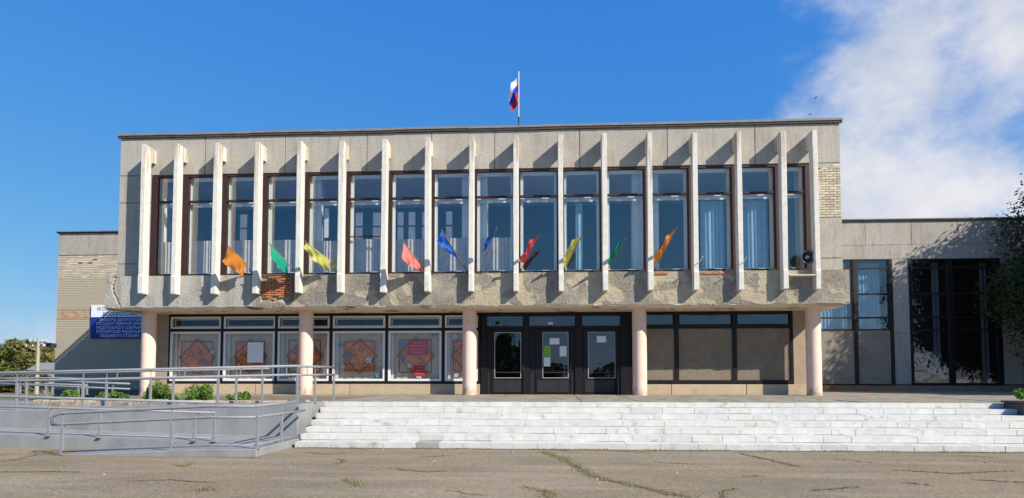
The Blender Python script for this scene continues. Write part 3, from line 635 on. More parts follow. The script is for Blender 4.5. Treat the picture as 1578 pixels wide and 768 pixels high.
# shop windows
WX = [(-11.64, -9.63), (-9.55, -7.52), (-7.44, -5.42), (-5.32, -3.29), (-3.20, -1.16), (-1.06, .20)]
srd = MB()
srd.box(XW0, XW1, YG-.03, YG+.12, 1.285, 1.385); srd.box(XW0, XW1, YG-.03, YG+.12, 3.275, 3.37); srd.box(XW0, XW1, YG-.03, YG+.12, 3.845, 3.93)
ed = [XW0]+[ (a[1]+b[0])/2 for a, b in zip(WX[:-1], WX[1:])]+[XW1]
for i, x in enumerate(ed):
    w = .05; x0 = x if i == 0 else x-w; x1 = x if i == len(ed)-1 else x+w
    for z0, z1 in ((1.385, 3.275), (3.37, 3.845)): srd.box(x0-(0 if i else -0), x1, YG-.028, YG+.11, z0, z1)
part(srd, 'window_surround', M_black)
for i, (a, b) in enumerate(WX):
    a += .012; b -= .012; mb = MB(); frame(mb, a, b, 1.39, 3.27, YG-.01, YG+.06, .085); wd = part(mb, 'window', M_white, bevel=.004)
    part(MB().box(a+.085, b-.085, YG+.03, YG+.036, 1.475, 3.185), 'pane', M_G_dn, wd)
    mb = MB(); frame(mb, a, b, 3.375, 3.84, YG-.01, YG+.06, .07); frame(mb, a+.09, b-.09, 3.46, 3.755, YG+.12, YG+.15, .035); wd2 = part(mb, 'transom_window', M_white, bevel=.004)
    part(MB().box(a+.07, b-.07, YG+.03, YG+.036, 3.445, 3.77), 'pane', M_G_dn, wd2)
    part(MB().box(a+.02, a+.06+.12, YG+.16, YG+.19, 1.39, 3.27), 'inner_jamb', M_inner, wd)
# display niche behind them
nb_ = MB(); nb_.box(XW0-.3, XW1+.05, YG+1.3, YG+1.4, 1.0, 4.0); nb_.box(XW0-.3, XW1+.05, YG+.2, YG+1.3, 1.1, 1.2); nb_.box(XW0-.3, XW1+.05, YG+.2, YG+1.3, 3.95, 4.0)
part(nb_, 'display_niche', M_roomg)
# display boards with the eight-pointed star decoration
def ring(mb, c, r, y, ang, w=.018, mi=0, tilt=0):
    p = [Vector((c[0]+r*math.cos(ang+k*PI/2), 0, c[1]+r*math.sin(ang+k*PI/2))) for k in range(4)]
    for k in range(4):
        A, Bq = p[k], p[(k+1) % 4]; d = (Bq-A).normalized(); n_ = Vector((-d.z, 0, d.x))*w
        mb.add([(q.x, y+dy, q.z) for dy in (0, .006) for q in (A-n_, Bq-n_, Bq+n_, A+n_)], [(3, 2, 1, 0), (4, 5, 6, 7), (0, 1, 5, 4), (2, 3, 7, 6)], mi)
def quad_card(mb, c, r, y, ang, mi=0, t=.008):
    p = [(c[0]+r*math.cos(ang+k*PI/2), c[1]+r*math.sin(ang+k*PI/2)) for k in range(4)]
    mb.add([(x, y+dy, z) for dy in (0, t) for x, z in p], [(3, 2, 1, 0), (4, 5, 6, 7)]+[(k, (k+1) % 4, 4+(k+1) % 4, 4+k) for k in range(4)], mi)
def flower(c, r, y, m, name, lab):
    mb = MB()
    for k in range(5):
        a = k*2*PI/5+.3; cx, cz = c[0]+r*.55*math.cos(a), c[1]+r*.55*math.sin(a)
        mb.add([(cx+r*.45*math.cos(q*PI/4), y+dy, cz+r*.45*math.sin(q*PI/4)) for dy in (0, .01+.002*k) for q in range(8)], [tuple(range(7, -1, -1)), tuple(range(8, 16))]+[(q, (q+1) % 8, 8+(q+1) % 8, 8+q) for q in range(8)])
    o = mb.build(name, m, origin=(c[0], y, c[1])); tag(o, lab, 'paper flower', 'paper flowers stuck in the shop windows')
DEC = [('d', 'diamond'), ('s', 'square'), ('d', 'diamond'), ('s', 'square'), ('d', 'diamond'), ('s', 'square')]
M_sky_f = mat('light_blue_paper', (.12, .38, .52), (.12, .34, .48), 5); M_grey_f = mat('grey_blue_paper', (.26, .30, .32), (.22, .26, .28), 5)
for i, (a, b) in enumerate(WX):
    c = ((a+b)/2+(.25 if i == 5 else .0), 2.33+(.0 if i else -.04)); y = YG+.14
    bx1 = b-.05
    o = vcurtain(a+.05, bx1, 1.3, 3.3, YG+.24, M_show, .012, .3); tag(o, 'beige display cloth hung behind the %s shop window from the left' % ORD[i], 'curtain', 'display cloths in the shop windows')
    mb = MB(); r = .80 if DEC[i][0] == 's' else .71; r2 = .65 if DEC[i][0] == 's' else .86
    filled = PI/4 if DEC[i][0] == 's' else 0
    quad_card(mb, c, r, y, filled); ring(mb, c, r2, y-.02, filled+PI/4, mi=1); ring(mb, c, r*.99, y-.021, filled, .012, 1)
    for (dx, dz) in ((-.25, .12), (.2, -.18), (.05, .25)):
        ring(mb, (c[0]+dx, c[1]+dz), .11, y-.012, .3, .01, 1)
    o = mb.build('star_decoration', [M_decor, M_decol], origin=(c[0], y, c[1])); tag(o, 'terracotta paper %s with an outlined square forming a star, in the %s shop window' % (DEC[i][1], ORD[i]), 'window decoration', 'star decorations in the shop windows')
fl = [(0, .32, -.2, .11, M_grey_f, 'grey'), (0, .62, .16, .07, M_paper, 'small white'), (3, -.42, -.02, .13, M_grey_f, 'grey'), (3, .35, -.15, .12, M_paper, 'white'), (3, .72, -.72, .1, M_sky_f, 'bright blue'), (3, -.62, -.4, .07, M_paper, 'small white'), (3, -.73, .42, .1, M_sky_f, 'pale blue'),
      (4, -.52, .42, .14, M_sky_f, 'blue'), (4, -.5, -.05, .14, M_grey_f, 'grey blue'), (4, .14, -.72, .12, M_paper, 'white'), (4, -.22, -.38, .09, M_paper, 'cream'), (4, .68, .8, .1, M_sky_f, 'pale blue'), (4, -.62, -.66, .07, M_grey_f, 'small grey'), (5, -.36, .72, .1, M_paper, 'white'), (5, -.3, -.72, .08, M_paper, 'small white')]
for w, dx, dz, r, m, nm in fl:
    a, b = WX[w]; hx = (a+b)/2+(.0 if w != 5 else .1)
    flower((hx+dx, 2.33+dz), r, YG+.10, m, 'paper_flower', '%s paper flower in the %s shop window, %s %s the middle' % (nm, ORD[w], 'above' if dz > 0 else 'below', 'right of' if dx > 0 else 'left of'))
def sheet(px0, px1, py0, py1, y, m, name, label, cat, lines=None, lm=None, group=None):
    A = at(px0, py1, y); C = at(px1, py0, y); mb = MB(); mb.box(A.x, C.x, y, y+.004, A.z, C.z)
    if lines:
        n, marg = lines; hgt = (C.z-A.z)
        for k in range(n):
            z = C.z-hgt*(k+.8)/(n+.6); wq = (C.x-A.x)*random.uniform(.25, .42); cx_ = (A.x+C.x)/2; xx = cx_-wq
            while xx < cx_+wq:
                ww = random.uniform(.02, .05); mb.box(xx, min(xx+ww, cx_+wq), y-.003, y-.001, z-hgt*.008-.002, z+hgt*.008+.002, 1); xx += ww+.012
    o = mb.build(name, [m, lm] if lm else m, origin=((A.x+C.x)/2, y, A.z)); tag(o, label, cat, group); return o
sheet(381, 406, 527.7, 559, YG+.012, M_paper, 'notice', 'large white notice sheet taped on the second shop window', 'notice', (9, 0), M_inner)
sheet(628.8, 659.6, 524.8, 547, YG+.09, M_red, 'poster', 'red poster with white lines across the fifth shop window', 'poster', (4, 0), M_white)
sheet(637.8, 654.6, 562.8, 580, YG+.09, M_red, 'poster', 'small red poster low in the fifth shop window', 'poster', (3, 0), M_white)

# entrance
en = MB(); en.box(XD0, XD1, YG-.02, YG+.13, 3.80, 3.925); en.box(XD0, XD1, YG-.03, YG+.12, 3.33, 3.43)
posts = [(XD0, .52), (1.86, 2.10), (3.78, 4.05), (5.44, XD1)]
for a, b in posts: en.box(a, b, YG-.05, YG+.115, H-.02, 3.80 if a > XD0+5 or a < .4 else 3.80)
ent = part(en, 'entrance_frame', M_black, bevel=.004)
TR = [(746, 806), (816, 894.5), (903, 962.5)]
for (a, b), (p, q) in zip(zip(posts[:-1], posts[1:]), TR):
    part(MB().box(a[1], b[0], YG+.05, YG+.056, 3.43, 3.80), 'transom_pane', M_G_door, ent)
DG = [(762, 803), (836, 876), (906, 948)]
DL = [(.52, 1.86), (2.10, 3.78), (4.05, 5.44)]
leaf = [(.70, 1.86), (2.32, 3.60), (4.08, 5.26)]
for k, ((a, b), (p, q), (l0, l1)) in enumerate(zip(DL, DG, leaf)):
    gx0, gx1 = ax(p, YG, 548), ax(q, YG, 548); z0, z1 = 1.50, 3.20
    # side boards beside the leaf
    for s0, s1 in ((a, l0), (l1, b)):
        if s1-s0 > .03: part(MB().box(s0+.004, s1-.004, YG, YG+.07, H, 3.325), 'side_board', M_black, ent)
    mb = MB(); mb.box(l0+.008, gx0, YG-.012, YG+.06, H+.01, 3.32); mb.box(gx1, l1-.008, YG-.012, YG+.06, H+.01, 3.32); mb.box(gx0, gx1, YG-.012, YG+.06, H+.01, z0); mb.box(gx0, gx1, YG-.012, YG+.06, z1, 3.32)
    dr = part(mb, 'door', M_black, bevel=.004)
    part(MB().box(gx0, gx1, YG+.02, YG+.026, z0, z1), 'pane', M_G_door, dr)
    mb = MB(); frame(mb, gx0, gx1, z0, z1, YG-.022, YG-.012, .022); part(mb, 'glazing_bead', mat('pale_bead', (.5, .5, .48), (.3, .3, .29), 20, .5), dr)
    part(MB().box(gx0+.022, gx1-.022, YG-.006, YG+.012, z0+.20, z0+.225), 'push_bar', M_metal_d, dr)
    part(MB().box(l0+.06, l1-.06, YG-.024, YG-.0125, H+.08, z0-.08), 'kick_panel', mat('scuffed_kick_panel', (.03, .03, .034), (.02, .02, .023), 3, .5, spec=.35), dr, bevel=.006)
    hx = gx1+.07 if k < 2 else gx1+.02
    part(MB().tube([(hx, YG-.012, 1.75), (hx, YG-.07, 1.78), (hx, YG-.07, 2.05), (hx, YG-.012, 2.08)], .014, 8), 'handle', M_metal_d, dr)
for sx in (.56, 2.14, 2.2, 3.66, 4.07, 5.32):
    part(MB().box(sx, sx+.09, YG-.075, YG-.051, H+.0, 1.72) if False else MB().box(sx, sx+.05, YG-.004, YG-.0005, H+.02, 1.7), 'scuffed_strip', mat('scuffed_kick_panel', (.055, .055, .062)), ent)
sheet(847, 862, 521.5, 531, YG+.008, M_paper, 'notice', 'white landscape notice high on the middle door glass', 'notice', (3, 0), M_inner)
sheet(837.9, 848.7, 533.5, 550, YG+.008, M_green, 'notice', 'bright green leaflet on the middle door glass', 'notice', (3, 0), mat('dark_green_print', (.05, .2, .03)))
sheet(862.5, 873, 533.8, 549.5, YG+.008, M_paper, 'notice', 'white portrait notice right of the green leaflet on the middle door', 'notice', (5, 0), M_inner)
sheet(837.9, 848, 551, 565, YG+.008, M_paper, 'notice', 'white sheet directly below the green leaflet on the middle door', 'notice', (5, 0), M_inner)
sheet(919.7, 933.8, 518, 528, YG+.008, M_paper, 'notice', 'pale notice on the right-hand door glass', 'notice', (3, 0), M_inner)
sheet(817, 852, 489.5, 500.5, YG+.06, mat('faded_pink_sign', (.45, .10, .12), (.34, .08, .09), 4), 'sign', 'faded pink sign behind the transom above the middle door', 'sign')
sheet(844.5, 852, 497, 500.5, YG+.04, M_paper, 'notice', 'tiny white label at the end of the pink sign above the middle door', 'notice')
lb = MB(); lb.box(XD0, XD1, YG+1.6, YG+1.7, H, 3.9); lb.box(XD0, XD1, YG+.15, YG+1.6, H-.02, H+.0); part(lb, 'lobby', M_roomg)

# blind panels right of the entrance
M_blind = mat('coarse_render_panel', (.30, .25, .185), (.235, .195, .145), 9, .95, .9, 60, .1, c3=(.21, .165, .115), s3=1.6, t3=(.4, .75), vary=.04)
PXB = [(XP0, ax(1039.7, YG)), (ax(1046, YG), ax(1129, YG)), (ax(1135.6, YG), ax(1218, YG))]
fr = MB(); fr.box(XP0, XP1, YG-.03, YG+.12, 1.31, 1.43); fr.box(XP0, XP1, YG-.03, YG+.12, 3.31, 3.46); fr.box(XP0, XP1, YG-.03, YG+.12, 3.83, 3.93)
for a, b in ((PXB[0][1], PXB[1][0]), (PXB[1][1], PXB[2][0]), (PXB[2][1], XP1)):
    fr.box(a, b, YG-.028, YG+.11, 1.43, 3.31); fr.box(a, b, YG-.028, YG+.11, 3.46, 3.83)
part(fr, 'panel_frame', M_black)
for a, b in PXB:
    part(MB().box(a+.004, b-.004, YG+.02, YG+.1, 1.432, 3.308), 'blind_panel', M_blind)
    w_ = part(MB().box(a+.0, b-.0, YG+.1, YG+.14, 3.46, 3.83), 'transom_board', M_black); part(MB().box(a+.05, b-.05, YG+.02, YG+.026, 3.47, 3.82), 'pane', M_G_door, w_)
part(MB().box(5.84, 5.925, YG-.02, YG+.1, H, 3.92), 'entrance_post', M_black)

# ------------------------------------------------------------------ left wing
YW = 8.7      # both wings stand back behind the main block
LX0, LX1 = ax(88, YW, 450), -12.95; ZLW = at(135, 358, YW).z; ZF = at(120, 393.5, YW).z
PAT = at(141, 408, YW)
lw = part(MB().box(LX0+.01, LX1, YW+.02, YW+.3, -.02, ZF), 'left_wing_wall', M_mortar)
part(MB().box(LX0+.012, LX0+.3, YW+.3, 14, -.02, ZLW-.02), 'left_wing_side', M_panel)
part(MB().box(LX0+.0, ax(158, YW, 370)-.01, YW-.005, YW+.3, ZF+.01, ZLW-.05), 'wall_panel', M_panel, lw, bevel=.006); part(MB().box(ax(158, YW, 370)+.01, LX1, YW-.005, YW+.3, ZF+.01, ZLW-.05), 'wall_panel', M_panel, lw, bevel=.006)
mb = MB(); mb.box(LX0-.08, LX1, YW-.08, 14, ZLW-.05, ZLW-.0); mb.box(LX0-.12, LX1, YW-.12, 14, ZLW, ZLW+.045, 1); part(mb, 'wing_roof', [M_cap_dark, M_fascia_cap])
def altrow(x, z, row): 
    zz = at(100, 486, YW).z
    k = round((z-zz)/.088)
    return (k in (-2, 3) and True) or (k in (-1, 2) and int((x+20)/.257) % 2 == 0) or (k in (0, 1) and int((x+20)/.257+.5) % 3 == 0)
st = MB(); 
brick_field(LX0, -16.0, .90, ZF-.005, YW, lw, BW, BWS, limit=298, stuff=st, alt=altrow, skip=lambda x, z: (abs(x-PAT.x)**2*1.2+abs(z-PAT.z)**2*9 < .6 and random.random() < .16))
so_ = part(st, 'lower_bricks', [M_brick_w, M_brick_o], lw); so_['kind'] = 'stuff'
# stained mortar patch where brick faces are missing
# flood light on the corner
fl_ = empty('floodlight', (LX0-.12, YW-.25, 3.0)); tag(fl_, 'small black floodlight on the outer corner of the brick wing', 'floodlight')
c = at(79, 533, YW-.3)
for nm, mbx in (('lamp_body', MB().box(-.13, .12, -.12, .12, -.07, .09)), ('bracket', MB().box(.0, .2, -.02, .02, -.02, .02)), ('visor', MB().box(-.15, .14, -.2, -.121, .06, .1))):
    o = mbx.build(nm, M_metal_d, fl_, bevel=.01)
fl_.location = c; fl_.scale = (1.35, 1.35, 1.35)

# banner on the left wing
def banner():
    y = YW-.09; A = at(139, 522, y); C = at(221, 470, y); zc = at(139, 489, y).z
    root = empty('election_banner', (A.x, y, A.z)); tag(root, 'white and blue election banner with lettering on the brick wing', 'banner')
    off = Vector(root.location)
    x1 = A.x+3.1
    def bb(mb, name, m):
        o = mb.build(name, m, origin=tuple(off)); o.parent = root; o.location = (0, 0, 0); return o
    bb(MB().box(A.x, x1, y, y+.03, A.z, zc), 'blue_field', M_blue_b); bb(MB().box(A.x, x1, y, y+.03, zc+.002, C.z), 'white_field', M_white_b)
    H_ = zc-A.z; cxm = at(185, 500, y).x
    rows = [('18 СЕНТЯБРЯ 2016 ГОДА', zc+(C.z-zc)*.56, .25, M_text_d), ('ВОСКРЕСЕНЬЕ', zc+(C.z-zc)*.10, .25, M_text_d)]
    tx = ['ВЫБОРЫ ДЕПУТАТОВ', 'ГОСУДАРСТВЕННОЙ ДУМЫ', 'ФЕДЕРАЛЬНОГО СОБРАНИЯ', 'РОССИЙСКОЙ ФЕДЕРАЦИИ', 'СЕДЬМОГО СОЗЫВА']
    for k, t in enumerate(tx): rows.append((t, A.z+H_*(.82-.185*k)-.01, .20, M_text_l))
    for t, z, sz, m in rows:
        cu = bpy.data.curves.new('lettering', 'FONT'); cu.body = t; cu.size = sz; cu.align_x = 'CENTER'; cu.extrude = .003; cu.offset = .003; cu.resolution_u = 2
        o = bpy.data.objects.new('lettering', cu); COL.objects.link(o)
        bpy.context.view_layer.update()
        me = bpy.data.meshes.new_from_object(o.evaluated_get(bpy.context.evaluated_depsgraph_get())); bpy.data.objects.remove(o)
        me.materials.clear(); me.materials.append(m)
        q = bpy.data.objects.new('lettering', me); COL.objects.link(q); q.parent = root; q.rotation_euler = (PI/2, 0, 0); q.location = (cxm-off.x, -.005, z-off.z)
        wdt = max(v.co.x for v in me.vertices)-min(v.co.x for v in me.vertices)
        lim = 2.45
        if wdt > lim: q.scale = (lim/wdt, 1, 1)
banner()

# ------------------------------------------------------------------ right wing
RZ = at(1400, 339, YW).z; RX1 = 34
rw = MB()
ZRB, ZRT = at(1340, 509, YW).z, at(1340, 400, YW).z; ZSL = at(1340, 592, YW).z
w0, w1, w2, w3, w4, w5, w6, w7, w8, w9 = [ax(p, YW, 480) for p in (1235, 1315.5, 1321, 1371.5, 1376.5, 1404.5, 1463, 1468, 1537, 1543)]
rw.box(w4, w5, YW+.04, YW+.3, H, ZRT); rwall = part(rw, 'right_wing_wall', M_joint)
part(MB().box(w9, RX1, YW+.04, YW+.3, H, ZRT), 'right_wing_wall', M_joint)
for a, b in ((w4, w5), (w9, 27), (27, 30), (30, RX1)):
    part(MB().box(a+.006, b-.006, YW, YW+.06, at(1390, 513, YW).z+.006, ZRT), 'wall_panel', M_panel, rwall, bevel=.005); part(MB().box(a+.006, b-.006, YW, YW+.06, ZSL, at(1390, 513, YW).z-.006), 'wall_panel', M_panel, rwall, bevel=.005)
ZP1 = at(1400, 377.6, YW).z
part(MB().box(XR+.01, RX1, YW+.02, YW+.3, ZRT+.002, RZ-.05), 'right_wing_lintel', M_joint)
JX = [XR+.02]+[ax(p, YW, 360) for p in (1262, 1333, 1404, 1475, 1550)]+[27, 30, RX1]
for a, b in zip(JX[:-1], JX[1:]): part(MB().box(a+.008, b-.008, YW-.02, YW+.019, ZP1+.01, RZ-.055), 'wall_panel', M_panel, rwall, bevel=.005)
for a, b in ((XR+.02, w4+.3), (w4+.3, w7), (w7, RX1)): part(MB().box(a+.002, b-.002, YW-.012, YW+.019, ZRT+.008, ZP1+.0), 'wall_panel', M_panel, rwall, bevel=.004)
mb = MB(); mb.box(XR+.005, RX1, YW-.09, 14, RZ-.052, RZ); mb.box(XR+.004, RX1, YW-.12, 14, RZ+.001, RZ+.05, 1); part(mb, 'wing_roof', [M_cap_dark, M_fascia_cap])
M_rblind = mat('grey_render_panel', (.36, .32, .26), (.27, .24, .195), 8, .95, .9, 60, .1, c3=(.24, .2, .15), s3=1.5, t3=(.45, .75))
# plinth of the wing with bare bricks
rp = part(MB().box(XR, RX1, YW-.01, YW+.25, .5, ZSL-.06), 'wing_plinth', mat('dusty_plinth', (.33, .27, .2), (.22, .17, .125), 6, .95, .7, 40, .1))
brick_field(w1-1.6, w4+.3, .80, ZSL-.06, YW-.03, rp, BR, BRS, pz=.079, px=.252, jy=.012, skip=lambda x, z: math.sin(x*5+z*9) < -.1)
def wing_window(x0, x1, zs, m=M_wingf, bottom=None):
    mb = MB(); w = .05
    mb.box(x0, x0+w, YW-.01, YW+.12, zs[0], zs[-1]); mb.box(x1-w, x1, YW-.01, YW+.12, zs[0], zs[-1])
    for z in zs[1:-1]: mb.box(x0+w, x1-w, YW-.005, YW+.11, z-.035, z+.035)
    mb.box(x0+w, x1-w, YW-.005, YW+.11, zs[0], zs[0]+.05); mb.box(x0+w, x1-w, YW-.005, YW+.11, zs[-1]-.05, zs[-1])
    wd = part(mb, 'window', m)
    for k, (z0, z1) in enumerate(zip(zs[:-1], zs[1:])):
        part(MB().box(x0+w, x1-w, YW+.05, YW+.056, z0+(.05 if k == 0 else .025), z1-(.05 if k == len(zs)-2 else .025)), 'pane', M_G_wing, wd)
    return wd
zw = [ZRB]+[at(1400, q, YW).z for q in (489.5, 453, 413)]+[ZRT]
for a, b in ((w0, w1), (w2, w3)): wing_window(a, b, zw)
part(MB().box(w1, w2, YW-.03, YW+.13, ZSL-.06, ZRT+.002), 'mullion', M_wingf); part(MB().box(w3, w4-.002, YW-.03, YW+.13, ZSL-.06, ZRT+.002), 'mullion', M_wingf)
for a, b in ((w0, w1), (w2, w3)): part(MB().box(a+.003, b-.003, YW+.03, YW+.1, ZSL-.0, ZRB-.003), 'blind_panel', M_rblind)
part(MB().box(w0, w3, YW-.035, YW+.03, ZSL-.062, ZSL-.002), 'sill', M_wingf)
for a, b in ((w5, w6), (w7, w8)): wing_window(a, b, [ZSL]+zw)
part(MB().box(w6, w7, YW-.03, YW+.13, ZSL-.06, ZRT+.002), 'mullion', M_black); part(MB().box(w5-.09, w5, YW-.03, YW+.13, ZSL-.06, ZRT+.002), 'mullion', M_black); part(MB().box(w8, w9, YW-.03, YW+.13, ZSL-.06, ZRT+.002), 'mullion', M_black)
part(MB().box(w5, w8, YW-.035, YW+.03, ZSL-.062, ZSL-.002), 'sill', M_black)
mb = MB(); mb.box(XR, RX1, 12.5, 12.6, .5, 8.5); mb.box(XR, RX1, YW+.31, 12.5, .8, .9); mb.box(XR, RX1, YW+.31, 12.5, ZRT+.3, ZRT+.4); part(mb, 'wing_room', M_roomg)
for k, (a, b, z0, m) in enumerate(((w0+.1, w1-.08, ZRB-.1, M_curt), (w2+.08, w3-.16, ZRB-.1, M_curt), (w6-.5, w6-.16, 1.2, M_greyc), (w8-.45, w8-.14, 1.2, M_greyc))):
    o = vcurtain(a, b, z0, ZRT-.1, YW+.5, m, .03, .17)
    tag(o, ['pale blue curtain in the wing window nearest the porch', 'pale blue curtain in the wing window beside the blank pier', 'narrow white curtain at the edge of the tall wing window', 'narrow white curtain in the shaded right pane of the tall wing window'][k], 'curtain')

# ------------------------------------------------------------------ things on the facade
# horn loudspeaker
c = at(1245, 396, -.42)
sp = empty('horn_loudspeaker', c); tag(sp, 'grey horn loudspeaker between the two rightmost fins', 'loudspeaker')
R = Matrix.Rotation(PI/2, 4, 'X')
MB().lathe([(.235, .0), (.235, .02), (.215, .015), (.17, -.06), (.12, -.14), (.10, -.2), (.12, -.21), (.19, -.08), (.232, -.005), (.235, 0)], 28, R).build('horn', mat('weathered_grey_horn', (.10, .115, .14), (.08, .09, .11), 8, .5, metal=.2), sp, smooth=True)
MB().lathe([(.0, .03), (.035, .025), (.06, -.02), (.075, -.12), (.075, -.13)], 20, R).build('horn_centre', mat('pale_centre', (.42, .43, .45)), sp, smooth=True)
MB().lathe([(.10, -.2), (.11, -.26), (.11, -.36), (.0, -.37)], 20, R).build('driver', M_metal_d, sp, smooth=True)
MB().box(-.02, .34, .1, .13, -.03, .03).build('bracket', M_metal_d, sp)
bx = at(1232, 404, .2); 
# shelf board between the last two fins
A = at(1217, 424, -.57)
tag(MB().box(FIN[15]+.088, FIN[16]-.088, -.62, -.30, A.z-.03, A.z+.012).build('shelf_board', M_wood, bevel=.005, origin=(FIN[15], -.6, A.z)), 'pale board wedged between the two rightmost fins below the loudspeaker', 'board')

# small coloured flags on sticks
def facade_flag(tip, end, base, h1, h2, m, label, yt=-1.25, yb=-.34):
    bpz = at(*base, yb); tp = at(*tip, yt)
    f = lambda px, py, y: at(px, py, y)
    L0 = math.hypot(tip[0]-base[0], tip[1]-base[1]); te = 1-math.hypot(end[0]-base[0], end[1]-base[1])/L0
    ye = yt+(yb-yt)*te
    ep = f(*end, ye)
    root = empty('facade_flag', bpz); tag(root, label, 'flag', 'coloured flags along the upper windows')
    d = (tp-bpz)
    MB().tube([(0, 0, 0), tuple(d*1.03)], .017, 6).build('stick', mat('flag_stick', (.16, .10, .06), (.3, .25, .2), 20), root)
    MB().tube([(0, .06, -.08), (0, -.02, .02)], .025, 8).build('socket', M_metal_d, root)
    q1 = f(*h1, yt+.05); q2 = f(*h2, ye+.08)
    nu, nv = 22, 14; vs = []
    ph = random.uniform(0, 6)
    for a in range(nu+1):
        u = a/nu; P = tp.lerp(ep, u); Q = q1.lerp(q2, u)
        for b_ in range(nv+1):
            v = b_/nv; X = P.lerp(Q, v)
            X = X+Vector((.018*math.sin(9*u+ph+5*v)*v, .085*math.sin(10*u+ph+4*v)*v+.035*math.sin(19*u-5*v+ph)*v, -.035*math.sin(PI*v)*(1+math.sin(7*u+ph)*.7)+.05*math.sin(PI*u)*v*-1))
            vs.append(tuple(X-bpz))
    fs = [(a*(nv+1)+b_, (a+1)*(nv+1)+b_, (a+1)*(nv+1)+b_+1, a*(nv+1)+b_+1) for a in range(nu) for b_ in range(nv)]
    MB().add(vs, fs).build('flag_cloth', m, root, smooth=True)
    # folded tail behind
C_or = cloth('orange_flag_cloth', (.80, .31, .06), .4, (.72, .25, .05)); C_gr = cloth('green_flag_cloth', (.03, .42, .26), .4, (.02, .33, .2)); C_ye = cloth('yellow_flag_cloth', (.70, .68, .20), .4, (.6, .58, .14))
C_pk = cloth('salmon_flag_cloth', (.85, .33, .26), .4, (.75, .2, .16)); C_bl = cloth('blue_flag_cloth', (.06, .22, .80), .4, (.04, .14, .6)); C_db = cloth('deep_blue_flag_cloth', (.03, .12, .6), .5); C_rd = cloth('red_flag_cloth', (.75, .06, .09), .5, (.8, .16, .16)); C_dg = cloth('dark_green_flag_cloth', (.01, .28, .18), .5)
facade_flag((352.8, 380.4), (380, 405), (388, 420), (341.7, 401.8), (375, 425), C_or, 'orange flag leaning left, leftmost of the row')
facade_flag((416, 376), (442.5, 403), (455, 419), (421, 402), (442, 423), C_gr, 'bright green flag leaning left beside the orange one')
facade_flag((471, 372.5), (508, 401), (518, 418), (467, 383), (505, 419), C_ye, 'pale yellow flag leaning left above bare render')
facade_flag((621.5, 373), (650, 409), (656, 419), (620, 401), (649, 419), C_pk, 'salmon pink flag leaning left beside a white fin')
facade_flag((681, 356), (710, 402.5), (720, 418), (672, 371), (704, 398), C_bl, 'bright blue flag leaning left on a long stick')
facade_flag((764.8, 353), (750, 383), (740.6, 418), (750, 366), (743, 388), C_db, 'deep blue furled flag leaning right')
facade_flag((830.8, 361.7), (808, 405), (803, 416), (818, 369), (799, 402), C_rd, 'red furled flag leaning right near the middle of the facade')
facade_flag((897, 362), (873, 410), (870, 416), (881, 370), (864, 404), C_ye, 'yellow furled flag leaning right')
facade_flag((963, 369.5), (941, 409), (936, 416), (952, 375), (934, 402), C_dg, 'dark green furled flag leaning right')
facade_flag((1042, 352), (1015, 405), (1010, 414), (1029, 362), (1005, 400), C_or, 'orange furled flag leaning right, rightmost of the row')
for k, (a, b) in enumerate((((1083, 396), (1073, 411)), ((1150, 397), (1142, 411)))):
    o = MB().tube([at(*b, -.34), at(*a, -.9)], .014, 6).build('empty_flag_stick', M_white); tag(o, ['bare white flag stick right of the rightmost orange flag', 'bare white flag stick third window from the right edge'][k], 'flag stick')

# roof flag
pb = at(799.3, 191, 1.6); pt = at(799.7, 110.5, 1.6); pb.z = ZT-.1
rf = empty('roof_flag', pb); tag(rf, 'white, blue and red striped national flag drooping on the roof pole', 'flag')
MB().tube([(0, 0, 0), (0, 0, (pt.z-pb.z)*.40)], .028, 10).build('pole_base', M_metal_d, rf); MB().tube([(0, 0, (pt.z-pb.z)*.40), (0, 0, pt.z-pb.z)], .022, 10).build('pole', mat('pale_pole', (.7, .7, .66)), rf)
A = at(799.2, 115, 1.6); Bq = at(799.2, 150, 1.6); C = at(783, 147, 1.45); D = at(788.5, 170, 1.5)
nu, nv = 18, 12; vs = []; mi = []
for a in range(nu+1):
    u = a/nu; P = A.lerp(C, u); Q = Bq.lerp(D, u)
    for b_ in range(nv+1):
        v = b_/nv; X = P.lerp(Q, v)+Vector((.09*math.sin(PI*u)*(v-.3)+.03*math.sin(9*u+3*v), .12*math.sin(7*u+2.5*v)*u**.5, .14*math.sin(PI*u)*(.6-v)+.02*math.sin(12*u)))
        vs.append(tuple(X-pb))
mb = MB()
mb.v = vs
for a in range(nu):
    for b_ in range(nv): mb.f.append((a*(nv+1)+b_, (a+1)*(nv+1)+b_, (a+1)*(nv+1)+b_+1, a*(nv+1)+b_+1)); mb.mi.append(min(2, b_//4))
mb.build('flag_cloth', [cloth('flag_white', (.78, .78, .80), .3), cloth('flag_blue', (.03, .06, .50), .3), cloth('flag_red', (.70, .03, .04), .3)], rf, smooth=True)

